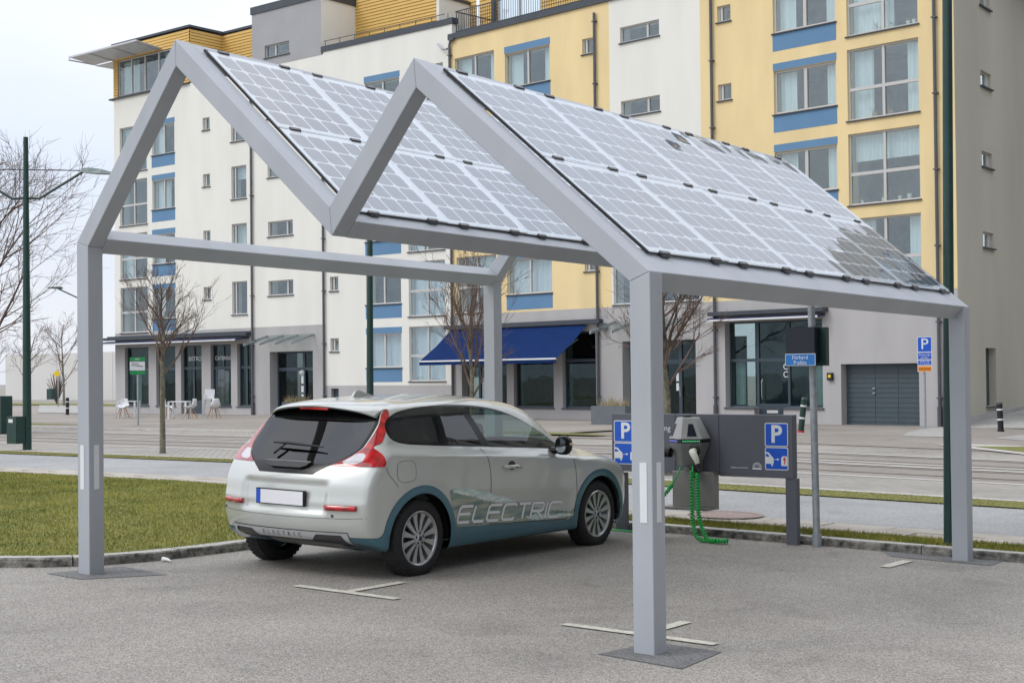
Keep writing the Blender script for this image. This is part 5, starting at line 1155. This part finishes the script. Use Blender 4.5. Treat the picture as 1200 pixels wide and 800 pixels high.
def cmesh(name, faces, m, off=0., parent=car, thick=0., **kw):
    if not faces: return None
    A = S_.arr(); ids = sorted({i for f in faces for i in f}); mp_ = {i: k for k, i in enumerate(ids)}; P = A[ids]; N = gradF(P); P2 = P + N * off
    me = bpy.data.meshes.new(name); me.from_pydata([tuple(p) for p in P2], [], [tuple(mp_[i] for i in f) for f in faces]); me.materials.append(M[m] if isinstance(m, str) else m)
    # make faces point outwards
    flip = []
    for p in me.polygons:
        if p.normal.dot(Vector(N[p.vertices[0]])) < 0: p.flip()
    me.shade_smooth(); me.normals_split_custom_set_from_vertices([tuple(n) for n in N]); o = link(name, me, parent, True, **kw)
    if thick: sm = o.modifiers.new('s', 'SOLIDIFY'); sm.thickness = thick; sm.offset = -1
    return o
DLO = smoothpoly([(.50, 1.075), (.485, 1.20), (.60, 1.305), (.90, 1.352), (1.3, 1.372), (1.7, 1.365), (2.02, 1.328), (2.30, 1.25), (2.53, 1.145), (2.72, 1.045), (2.90, .94), (2.6, .955), (1.7, 1.005), (1.0, 1.04)])
sidem = lambda P: .35 - np.abs(P[:, 0])
def side_field(poly): return lambda P: np.maximum(sdpoly(poly, P[:, 1], P[:, 2]), np.where(np.abs(P[:, 0]) > .42, -1, 1) * 1.0 * (1))
body = F_
# keep the long middle part apart from poly tests by pre-splitting at |x| = .42
centre, sides = S_.split(body, lambda P: np.abs(P[:, 0]) - .42)
dlo, sides = S_.split(sides, lambda P: sdpoly(DLO, P[:, 1], P[:, 2]))
# wheel openings
AR = .372
for yc in (.745, 3.385): _, sides = S_.split(sides, lambda P: np.hypot(P[:, 1] - yc, P[:, 2] - .30) - AR)
# teal trim: arch lips, sills, lower corners
def trimf(P):
    d = np.minimum(np.hypot(P[:, 1] - .745, P[:, 2] - .30), np.hypot(P[:, 1] - 3.385, P[:, 2] - .30)) - .435
    low = np.where(P[:, 1] < .745, P[:, 2] - .345, np.where(P[:, 1] > 3.385, P[:, 2] - .285, P[:, 2] - (.362 - .040 * (P[:, 1] - 1.15)))); return smin(d, low, .06)
def smin(a, b, k): return -smax(-a, -b, k)
trim, sides = S_.split(sides, trimf)
# tail lamps
R66 = lambda Z: rearf(Z) + .15 * (.68 / .8) ** 2.4
gl_ = interp([.85, .90, .94, .99, 1.05, 1.2, 1.30, 1.40], [.38, .43, .51, .58, .63, .64, .605, .565])
def lampf(P):
    X, Y, Z = np.abs(P[:, 0]), P[:, 1], P[:, 2]; hy = np.where(Z < 1.04, .350 - .5 * np.maximum(0, .93 - Z), .350 - sst(Z, 1.035, 1.09) * (.350 - (R66(Z) + .034)))
    return np.maximum.reduce([gl_(Z) - X, Y - hy, .900 - Z, Z - 1.372])
lamps, sides = S_.split(sides, lampf); lamps2, centre = S_.split(centre, lampf)
def clearf(P): return sdpoly(smoothpoly([(.50, .915), (.565, .965), (.60, 1.0), (.68, 1.0), (.69, .92)], 1), np.abs(P[:, 0]), P[:, 2])
clear, red = S_.split(lamps, clearf)
# rear screen: deep black glass hatch
gw = interp([.78, .826, .84, .895, .935, .985, 1.05, 1.2, 1.31, 1.40], [.29, .30, .32, .42, .50, .568, .620, .628, .592, .545])
def hatchf(P): return np.maximum.reduce([np.abs(P[:, 0]) - gw(P[:, 2]), .828 - P[:, 2], P[:, 2] - 1.352, P[:, 1] - 1.0])
h1, centre = S_.split(centre, hatchf); h2, sides = S_.split(sides, hatchf); hatch = h1 + h2
# windscreen and roof
wsf = lambda P: np.maximum.reduce([2.66 - (P[:, 1] + .34 * P[:, 0] ** 2), (P[:, 1] + .34 * P[:, 0] ** 2) - 3.27, np.abs(P[:, 0]) - (.50 + .26 * (P[:, 1] - 2.5)), .98 - P[:, 2]])
ws1, centre = S_.split(centre, wsf); ws2, sides = S_.split(sides, wsf)
# front lamps and grille
hl_ = lambda P: np.maximum(sdpoly(smoothpoly([(3.80, .70), (4.02, .60), (4.3, .60), (4.3, .72), (4.0, .80), (3.84, .80)], 1), P[:, 1], P[:, 2]), .45 - np.abs(P[:, 0]))
hlp, sides = S_.split(sides, hl_)
grl, centre = S_.split(centre, lambda P: np.maximum.reduce([4.0 - P[:, 1], P[:, 2] - .70, .50 - P[:, 2], np.abs(P[:, 0]) - .40]))
# skid plate at the back and bottom
skidf = lambda P: np.maximum.reduce([P[:, 1] - .30, P[:, 2] - .385, np.abs(P[:, 0]) - .64])
sk1, centre = S_.split(centre, skidf); sk2, trim = S_.split(trim, skidf); sk3, sides = S_.split(sides, skidf); skid = sk1 + sk2 + sk3
def skl(P):   # silver bar: follows the notched outline
    a = np.abs(P[:, 0]); z = P[:, 2]; return np.where(a < .30, .318 - z, np.where(a < .36, .318 + (a - .30) * .8 - z, np.where(a < .585, .366 - z, .366 - (a - .585) * 2.2 - z)))
silver, dgrey = S_.split(skid, skl)
# door: separate by outline; gap strips drawn as recessed seams
DOOR = smoothpoly([(1.50, 1.20), (1.60, .99), (1.66, .86), (1.68, .66), (1.67, .45), (1.66, .345), (2.2, .324), (2.88, .297), (2.99, .42), (3.00, .62), (2.97, .80), (2.90, .965), (2.6, 1.25), (1.52, 1.4)], 1)
door, sides = S_.split(sides, lambda P: sdpoly(DOOR, P[:, 1], P[:, 2]))
FL = [(.565 + .105 * np.sign(math.cos(R(a))) * abs(math.cos(R(a))) ** .6, .855 + .085 * np.sign(math.sin(R(a))) * abs(math.sin(R(a))) ** .6) for a in range(0, 360, 12)]
right = lambda fs: S_.split(fs, lambda P: -P[:, 0])
dr, dlft = right(door)
cmesh('body', centre + sides, 'paint'); dro = cmesh('door', dr, 'paint'); cmesh('door', dlft, 'paint')
tr_, tl_ = right(trim); cmesh('teal_trim', tr_, 'teal', .006); cmesh('teal_trim', tl_, 'teal', .006)
for fs in right(red): cmesh('tail_lamp', fs, 'lamp_red', .004)
for fs in right(clear): cmesh('reversing_lamp', fs, 'lamp_clear', .004)
for fs in right(lamps2): cmesh('tail_lamp_tip', fs, 'lamp_red', .004)
# rear glass: black band round it, glass inside
inn, frame = S_.split(hatch, lambda P: np.maximum.reduce([np.abs(P[:, 0]) - (gw(P[:, 2]) - .03), .915 - P[:, 2], P[:, 2] - 1.25]))
cmesh('hatch_frame', frame, 'gloss_black', -.002); cmesh('rear_window', inn, 'dark_glass', -.002)
cmesh('windscreen', ws1 + ws2, 'car_glass', -.002); cmesh('grille', grl, 'black', -.005)
for fs in right(hlp): cmesh('headlight', fs, 'lamp_clear', .002)
cmesh('skid_bar', silver, 'skid', .010); cmesh('skid_plate', dgrey, 'darkgrey', .002)
# side glass
bp = lambda Y, Z: (Y - (1.50 + (1.36 - Z) * .40))
for fs in right(dlo):
    glassF, fr_ = S_.split(fs, lambda P: sdpoly([((y - 1.7) * .985 + 1.7, (z - 1.15) * .90 + 1.152) for y, z in DLO], P[:, 1], P[:, 2]))
    q1_, rest = S_.split(glassF, lambda P: bp(P[:, 1], P[:, 2])); pil, q2_ = S_.split(rest, lambda P: bp(P[:, 1], P[:, 2]) - .10)
    cmesh('window_trim', fr_ + pil, 'gloss_black', .0); cmesh('quarter_window', q1_, 'dark_glass', .0); cmesh('door_window', q2_, 'car_glass', .0)
def onbody(Y, Z, off=0., side=1):
    P = np.array([[0, y, z] for y, z in zip(Y, Z)], float); D = np.zeros_like(P); D[:, 0] = side; Q = shoot(P, D, 1.2); return Q + gradF(Q) * off
def onrear(X, Z, off=0.):
    P = np.array([[x, 1.6, z] for x, z in zip(X, Z)], float); D = np.zeros_like(P); D[:, 1] = -1; Q = shoot(P, D, 2.0); return Q + gradF(Q) * off
def seam(path, proj, name='panel_gap', w_=.0035, m='black', off=.0012, parent=car):
    P = [Vector(p) for p in path]; out = []
    for a, c_ in zip(P, P[1:]):
        n = max(1, int((c_ - a).length / .03)); out += [a.lerp(c_, i / n) for i in range(n)]
    out.append(P[-1]); T_ = [(out[min(i + 1, len(out) - 1)] - out[max(i - 1, 0)]).normalized() for i in range(len(out))]
    L_ = [p + Vector((-t.y, t.x)) * w_ for p, t in zip(out, T_)]; R_ = [p - Vector((-t.y, t.x)) * w_ for p, t in zip(out, T_)]
    A = proj([p.x for p in L_], [p.y for p in L_], off); B = proj([p.x for p in R_], [p.y for p in R_], off); n = len(A); b = MB()
    b.add([tuple(p) for p in A] + [tuple(p) for p in B], [(i, i + 1, n + i + 1, n + i) for i in range(n - 1)]); return b.build(name, m, parent, local=True)
DL = [p for p in DOOR if p[1] < 1.0]; i0 = max(range(len(DL)), key=lambda i: -abs(DL[i][1] - .99) - (0 if DL[i][0] < 2 else 9))
DLs = sorted([p for p in DOOR if p[0] < 1.8 and p[1] < .985 and p[1] > .36], key=lambda p: -p[1]); DLf = sorted([p for p in DOOR if p[0] > 2.8 and p[1] < .93 and p[1] > .34], key=lambda p: p[1])
seam([(1.585, 1.0)] + DLs + [(1.665, .346)] + [(2.2, .325), (2.84, .300)] + DLf, onbody, w_=.003)
seam([FL[i] for i in range(len(FL))] + [FL[0]], onbody, 'filler_flap_gap', .0016)
seam([(.345, .895), (.37, .84), (.42, .79), (.47, .735)], onbody, w_=.0022)
seam([(.34, .40), (.42, .47), (.50, .545)][:2], onbody, 'trim_gap', .0014)
seam([(-.72, .925), (-.5, .86), (-.33, .845), (.33, .845), (.5, .862), (.72, .925)][1:5], onrear, 'hatch_gap', .002) if False else None
seam([(-.80, .505), (-.6, .495), (.0, .49), (.6, .495), (.80, .505)], onrear, 'bumper_crease', .0015, 'darkgrey')
# rear details
def rplate(pts, name, m, off0, off1, parent=car):
    A = onrear([p[0] for p in pts], [p[1] for p in pts], off0); B = onrear([p[0] for p in pts], [p[1] for p in pts], off1); n = len(pts); b = MB()
    b.add([tuple(p) for p in A] + [tuple(p) for p in B], [tuple(range(n))[::-1], tuple(range(n, 2 * n))] + [(i, (i + 1) % n, (i + 1) % n + n, i + n) for i in range(n)]); return b.build(name, m, parent, local=True)
yp = float(rearf(np.array([.64]))[0]) + .012
b = MB(); b.box(-.268, .268, yp - .012, yp + .02, .575, .700); npl = b.build('number_plate', 'black', car, local=True)
b = MB(); b.box(-.213, .260, yp - .016, yp - .0125, .583, .692); b.build('plate_face', mat('plate_white', (.80, .80, .82), .4, var=.02), npl, local=True)
b = MB(); b.box(-.260, -.214, yp - .016, yp - .0125, .583, .692); b.build('plate_band', 'psign', npl, local=True)
for sg in (1, -1): b = MB(); xs_ = np.linspace(.46, .735, 14); A_ = onrear(sg * xs_, .600 - 0 * xs_, .006); B_ = onrear(sg * (xs_ * .97 + .018), .556 + .004 * xs_, .006); b.add([tuple(p) for p in A_] + [tuple(p) for p in B_], [(i, i + 1, 15 + i, 14 + i)[::sg] for i in range(13)]); rf = b.build('reflector', 'lamp_red', car, local=True, smooth=True); v = rf.modifiers.new('s', 'SOLIDIFY'); v.thickness = .012
for x in (.53, .75 * -1): rplate([(x + .012 * math.cos(R(a)), .515 + .012 * math.sin(R(a))) for a in range(0, 360, 30)], 'parking_sensor', 'darkgrey', -.001, .0035)
for k, ch_ in enumerate('ELECTRIC'):
    x0 = -.21 + k * .058
    text(ch_, .042, 'clamp', None, car, xf=lambda c, x0=x0: tuple(onrear([x0 + c.x * 1.15], [.352 + c.y], .0125 + c.z * .3)[0]), local=True, ext=.001)
# handle lip under the glass, wiper
rplate([(-.24, .905), (.24, .905), (.22, .885), (.16, .868), (-.16, .868), (-.22, .885)], 'hatch_handle', 'black', .0, .022)
rplate([(-.25, .915), (.25, .915), (.25, .906), (-.25, .906)], 'handle_chrome', 'clamp', .004, .024)
A, B = onrear([-.27, .30], [1.035, 1.015], .040); Cc = onrear([-.20], [.955], .03)[0]; b = MB(); b.tube([tuple(A), tuple(A * .7 + B * .3 + [0, -.012, .006]), tuple(A * .4 + B * .6 + [0, -.010, .004]), tuple(B)], [.008, .013, .011, .005], 8); b.build('wiper_blade', 'black', car, local=True, smooth=50); b = MB(); b.tube([tuple(Cc), tuple(A * .75 + B * .25)], [.012, .008], 8); b.build('wiper_arm', 'black', car, local=True, smooth=50)
# roof spoiler
b = MB(); n = 33; vs = []; prof = []
for i in range(n):
    x = -.585 + 1.17 * i / (n - 1); c_ = (abs(x) / .585); yr = .385 + .10 * c_ ** 3; zt = 1.368 - .055 * c_ ** 2 - (.02 * c_ ** 8)
    y2 = .80; P = np.array([[x, y2, .6]]); zt2 = float(shoot(P, np.array([[0, 0, 1.]]), 1.2)[0, 2]); zm = float(shoot(np.array([[x, .60, .6]]), np.array([[0, 0, 1.]]), 1.2)[0, 2])
    vs += [(x, y2, zt2 + .0025), (x, .60, zm + .006), (x, (yr + .60) / 2, (zt + zm) / 2 + .010), (x, yr + .012, zt + .006), (x, yr, zt - .004), (x, yr + .008, zt - .016), (x, yr + .06, zt - .022 - .01 * (1 - c_)), (x, .62, zm - .06)]
k = 8; fs = [(i * k + j, i * k + j + 1, (i + 1) * k + j + 1, (i + 1) * k + j) for i in range(n - 1) for j in range(k - 1)] + [tuple(range(k))[::-1], tuple(range((n - 1) * k, n * k))]
b.add(vs, fs); o = b.build('spoiler', ['paint', 'gloss_black'], car, local=True, smooth=50)
for p in o.data.polygons:
    if p.index < (n - 1) * (k - 1) and p.index % (k - 1) in (5, 6): p.material_index = 1  # spoiler underside coloured black to stand for the shade beneath it
b = MB(); b.box(-.16, .16, .395, .41, 1.333, 1.354); b.build('brake_light', 'lamp_red', car, local=True)
# antenna fin
b = MB(); P = lambda y: float(shoot(np.array([[0, y, .6]]), np.array([[0, 0, 1.]]), 1.2)[0, 2]); vs = []
for y, h, w_ in ((.86, .004, .034), (.90, .05, .022), (.94, .055, .016), (1.02, .028, .018), (1.13, .001, .004)): z = P(y); vs += [(-w_, y, z - .01), (-w_ * .35, y, z + h), (w_ * .35, y, z + h), (w_, y, z - .01)]
b.add(vs, [(i * 4 + j, i * 4 + j + 1, i * 4 + j + 5, i * 4 + j + 4) for i in range(4) for j in range(3)] + [(0, 3, 2, 1)]); b.build('antenna_fin', 'paint', car, local=True, smooth=50)
# door handle, mirror
Q = onbody([1.86, 2.10], [.825, .82], .0)
b = MB(); b.tube([tuple(Q[0] + [.004, 0, 0]), tuple(Q[0] + [.030, .03, 0]), tuple((Q[0] + Q[1]) / 2 + [.036, 0, .004]), tuple(Q[1] + [.028, -.03, 0]), tuple(Q[1] + [.003, 0, 0])], [.016, .017, .017, .017, .014], 10); b.build('door_handle', 'paint', dro, local=True, smooth=60)
q = onbody([1.98 + .055 * math.cos(R(a)) for a in range(0, 360, 24)], [.835 + .042 * math.sin(R(a)) for a in range(0, 360, 24)], .0012); b = MB(); b.add([tuple(p) for p in q], [tuple(range(15))]); b.build('handle_cup', 'darkgrey', dro, local=True)
b = MB(); b.tube([(Q[1][0] + .034, 1.985, .822), (Q[1][0] + .056, 1.985, .822)], .008, 8); b.build('lock', 'black', dro, local=True)
for sg in (1, -1):
    rings = []; cx, cy, cz = sg * .925, 2.70, .985
    b = MB(); vs = []; n = 14
    for f, (yy, sx_, sz_) in enumerate(((-.045, .062, .072), (-.028, .072, .086), (.02, .074, .090), (.06, .062, .074), (.09, .036, .044), (.10, .010, .010))):
        for k in range(n): a = 2 * math.pi * k / n; ca_, sa_ = math.cos(a), math.sin(a); vs.append((cx + sg * 0 + sx_ * np.sign(ca_) * abs(ca_) ** .75, cy + yy, cz + sz_ * np.sign(sa_) * abs(sa_) ** .75))
    b.add(vs, [(i * n + k, i * n + (k + 1) % n, (i + 1) * n + (k + 1) % n, (i + 1) * n + k) for i in range(5) for k in range(n)] + [tuple(range(n))[::-1], tuple(range(5 * n, 6 * n))]); mir = b.build('mirror', 'gloss_black', car, local=True, smooth=40)
    b = MB(); b.add([(cx + .055 * np.sign(math.cos(R(a))) * abs(math.cos(R(a))) ** .75, cy - .046, cz + .064 * np.sign(math.sin(R(a))) * abs(math.sin(R(a))) ** .75) for a in range(0, 360, 20)], [tuple(range(18))]); b.build('mirror_glass', mat('mirror_face', (.6, .65, .68), .02, 1.), mir, local=True)
    b = MB(); b.tube([(sg * .79, 2.68, .93), (sg * .90, 2.70, .945)], [.04, .03], 8); b.build('mirror_arm', 'gloss_black', mir, local=True, smooth=40)
    b = MB(); b.tube([(cx + sg * .064, cy + .0, cz + .01), (cx + sg * .062, cy + .05, cz + .01)], .016, 6); b.build('indicator', mat('indicator', (.7, .5, .3), .2), mir, local=True, smooth=40)
# wave print and lettering on the flank
shr = lambda pts: [(a, c_ - .040 * (a - 1.35)) for a, c_ in pts]
WV = [(1.10, .66), (1.18, .675), (1.32, .67), (1.50, .655), (1.62, .63), (1.80, .60), (2.05, .545), (2.15, .52), (2.5, .46), (2.9, .425), (2.965, .41), (2.95, .362), (1.20, .358), (1.125, .48)]
WV = shr(WV)
def patch(poly, name, m, off, nz_=90, mz=22):
    ys = [p[0] for p in poly]; zs = [p[1] for p in poly]; gx_, gy_ = np.meshgrid(np.linspace(min(ys), max(ys), nz_), np.linspace(min(zs), max(zs), mz)); Y, Z = gx_.ravel(), gy_.ravel()
    T = Surf([np.array((0, y, z)) for y, z in zip(Y, Z)]); fs = [(j * nz_ + i, j * nz_ + i + 1, (j + 1) * nz_ + i + 1, (j + 1) * nz_ + i) for j in range(mz - 1) for i in range(nz_ - 1)]
    neg, _ = T.split(fs, lambda P: sdpoly(poly, P[:, 1], P[:, 2]) + .006 * np.sin(P[:, 1] * 90) * np.sin(P[:, 2] * 70)); A = T.arr(); ids = sorted({i for f in neg for i in f}); mp_ = {i: k for k, i in enumerate(ids)}; Q = onbody(A[ids, 1], A[ids, 2], off); N = gradF(Q)
    me = bpy.data.meshes.new(name); me.from_pydata([tuple(p) for p in Q], [], [tuple(mp_[i] for i in f) for f in neg]); me.materials.append(M[m])
    for p in me.polygons:
        if p.normal.dot(Vector(N[p.vertices[0]])) < 0: p.flip()
    me.shade_smooth(); me.normals_split_custom_set_from_vertices([tuple(n_) for n_ in N]); return link(name, me, car, True)
patch(WV, 'wave_print', 'decal_t', .0010)
patch(shr([(1.10, .655), (1.2, .675), (1.42, .665), (1.66, .625), (1.9, .58), (2.1, .535), (1.95, .53), (1.75, .545), (1.6, .56), (1.45, .60), (1.25, .625)]), 'foam_print', 'decal_w', .0016, 60, 14)
patch(shr([(2.20, .40), (2.35, .425), (2.6, .41), (2.93, .41), (2.93, .385), (2.6, .378), (2.4, .366), (2.28, .38)]), 'foam_print', 'decal_w', .0016, 60, 10)
LT = {'E': (.185, [[(1, 1), (.16, 1), (.03, .86), (0, .14), (.12, 0), (.95, 0)], [(.03, .52), (.92, .52)]]), 'L': (.165, [[(.03, 1), (0, .14), (.12, 0), (.95, 0)]]), 'C': (.185, [[(1, .84), (.96, .97), (.84, 1), (.16, 1), (.03, .86), (0, .14), (.12, 0), (.86, 0), (.97, .12)]]),
      'T': (.17, [[(0, 1), (1, 1)], [(.5, 1), (.5, 0)]]), 'R': (.185, [[(0, 0), (.03, 1), (.84, 1), (.97, .88), (.95, .58), (.82, .46), (.1, .46)], [(.5, .46), (.95, 0)]]), 'I': (.012, [[(.5, 1), (.5, 0)]])}
yy = 1.195
for ch_ in 'ELECTRIC':
    wd_, strokes = LT[ch_]; root_ = None
    for st in strokes:
        pts = [(yy + u * wd_ + v * .052, .396 - .042 * (yy + u * wd_ - 1.2) + v * .130) for u, v in st]
        o = seam(pts, onbody, 'letter_outline', .0170, 'darkgrey', .0024, dro if yy > 1.66 and 0 else car); seam(pts, onbody, 'letter', .0135, 'letter_silver', .0036)
    yy += wd_ + .036
# wheels
def wheel(y, x, sg):
    wl = bpy.data.objects.new('wheel', None); col.objects.link(wl); wl.parent = car; wl.location = (x, y, .305); wl.empty_display_size = .1
    f = lambda a, b_, h: (sg * h, a, b_)
    b = MB(); b.lathe([(.215, -.19), (.262, -.195), (.300, -.175), (.312, -.15), (.314, -.10), (.314, -.05), (.306, -.018), (.285, .0), (.25, .004), (.225, -.004), (.216, -.014)], 56, f); b.build('tyre', 'rubber', wl, smooth=50, local=True)
    b = MB()
    for k in range(44):
        a = 2 * math.pi * k / 44; ca_, sa_ = math.cos(a), math.sin(a)
        for h0, h1 in ((-.165, -.115), (-.105, -.06), (-.05, -.02)):
            b.box(.308, .318, -.014, .014, h0, h1, xf=lambda r, t, h, ca_=ca_, sa_=sa_: f(r * ca_ - t * sa_, r * sa_ + t * ca_, h))
    b.build('tread', 'rubber', wl, local=True, kind='stuff')
    b = MB(); b.lathe([(.217, -.014), (.224, -.006), (.219, -.002), (.206, -.006), (.200, -.018), (.198, -.12), (.19, -.13)], 56, f); b.build('rim', 'rim', wl, smooth=50, local=True)
    b = MB(); b.lathe([(.196, -.11), (.05, -.10), (.0, -.10)], 40, f); b.build('brake_disc', 'rim_dark', wl, smooth=50, local=True)
    sm = None
    for k in range(12):
        a = 2 * math.pi * (k + .5) / 12; ca_, sa_ = math.cos(a), math.sin(a)
        if sm is None:
            b = MB(); vs = []
            for r, hw_, h in ((.045, .012, -.012), (.09, .0135, -.020), (.15, .020, -.020), (.203, .029, -.014)): vs += [(0, 0, 0)] * 0 + [(sg * (h - .035), r, -hw_ * .75), (sg * h, r, -hw_), (sg * h, r, hw_), (sg * (h - .035), r, hw_ * .75)]
            b.add(vs, [(i * 4 + j, i * 4 + (j + 1) % 4, i * 4 + 4 + (j + 1) % 4, i * 4 + 4 + j) for i in range(3) for j in range(4)]); q = b.build('spoke', 'rim', wl, local=True); sm = q.data; v = None
        else: q = link('spoke', sm, wl, True)
        q.rotation_euler = (a, 0, 0)
    b = MB(); b.lathe([(.062, -.03), (.060, -.008), (.030, -.004), (.028, .0), (.0, .002)], 24, f); b.build('hub', 'rim', wl, smooth=40, local=True)
    b = MB()
    for k in range(5): a = R(72 * k + 20); b.lathe([(.010, -.004), (.010, -.001), (.0, .0)], 8, lambda p, q_, h, a=a: f(.044 * math.cos(a) + p, .044 * math.sin(a) + q_, h - .002))
    b.build('wheel_bolt', 'black', wl, local=True, kind='stuff'); b = MB(); b.lathe([(.020, .002), (.0, .0035)], 16, f); b.build('hub_cap', mat('cap_blue', (.02, .03, .12), .3), wl, local=True)
for y in (.745, 3.385):
    for sg in (1, -1): wheel(y, sg * .868, sg)
# wheel wells, floor pan, cabin
b = MB(); b.box(-.60, .60, .50, 3.9, .22, .60); b.build('underbody', 'black', car, local=True)
for y in (.745, 3.385):
    for sg in (1, -1):
        b = MB(); vs = []; n = 20
        for k in range(n + 1):
            a = R(-3 + 186 * k / n); 
            for x in (.62, .845): vs.append((sg * x, y + .385 * math.cos(a), .30 + .385 * math.sin(a)))
        b.add(vs, [(2 * i, 2 * i + 2, 2 * i + 3, 2 * i + 1) for i in range(n)]); b.build('wheel_well', 'black', car, local=True)
b = MB(); b.box(-.76, .76, .5, 3.05, .60, .66); b.box(-.70, .70, 2.75, 3.12, .66, .93); b.build('cabin_floor', 'seat', car, local=True)
for x in (-.36, .36):
    for y, nm_ in ((2.05, 'front_seat'), (1.15, 'rear_seat')):
        b = MB(); b.box(x - .24, x + .24, y, y + .45, .64, .80); b.box(x - .23, x + .23, y - .14, y, .70, 1.20, xf=lambda X, Y, Z: (X, Y - (Z - .7) * .22, Z)); b.box(x - .13, x + .13, y - .16, y - .07, 1.23, 1.38, xf=lambda X, Y, Z: (X, Y - .10, Z)); o = b.build(nm_, 'seat', car, local=True, kind='stuff') if 0 else b.build(nm_, 'seat', car, local=True); v = o.modifiers.new('b', 'BEVEL'); v.width = .03; v.segments = 2
b = MB(); b.tube([(-.36 + .18 * math.cos(R(a)), 2.62 + .05 * math.sin(R(a)), .93 + .17 * math.sin(R(a))) for a in range(0, 361, 20)], .014, 6, cap=False); b.build('steering_wheel', 'black', car, local=True)
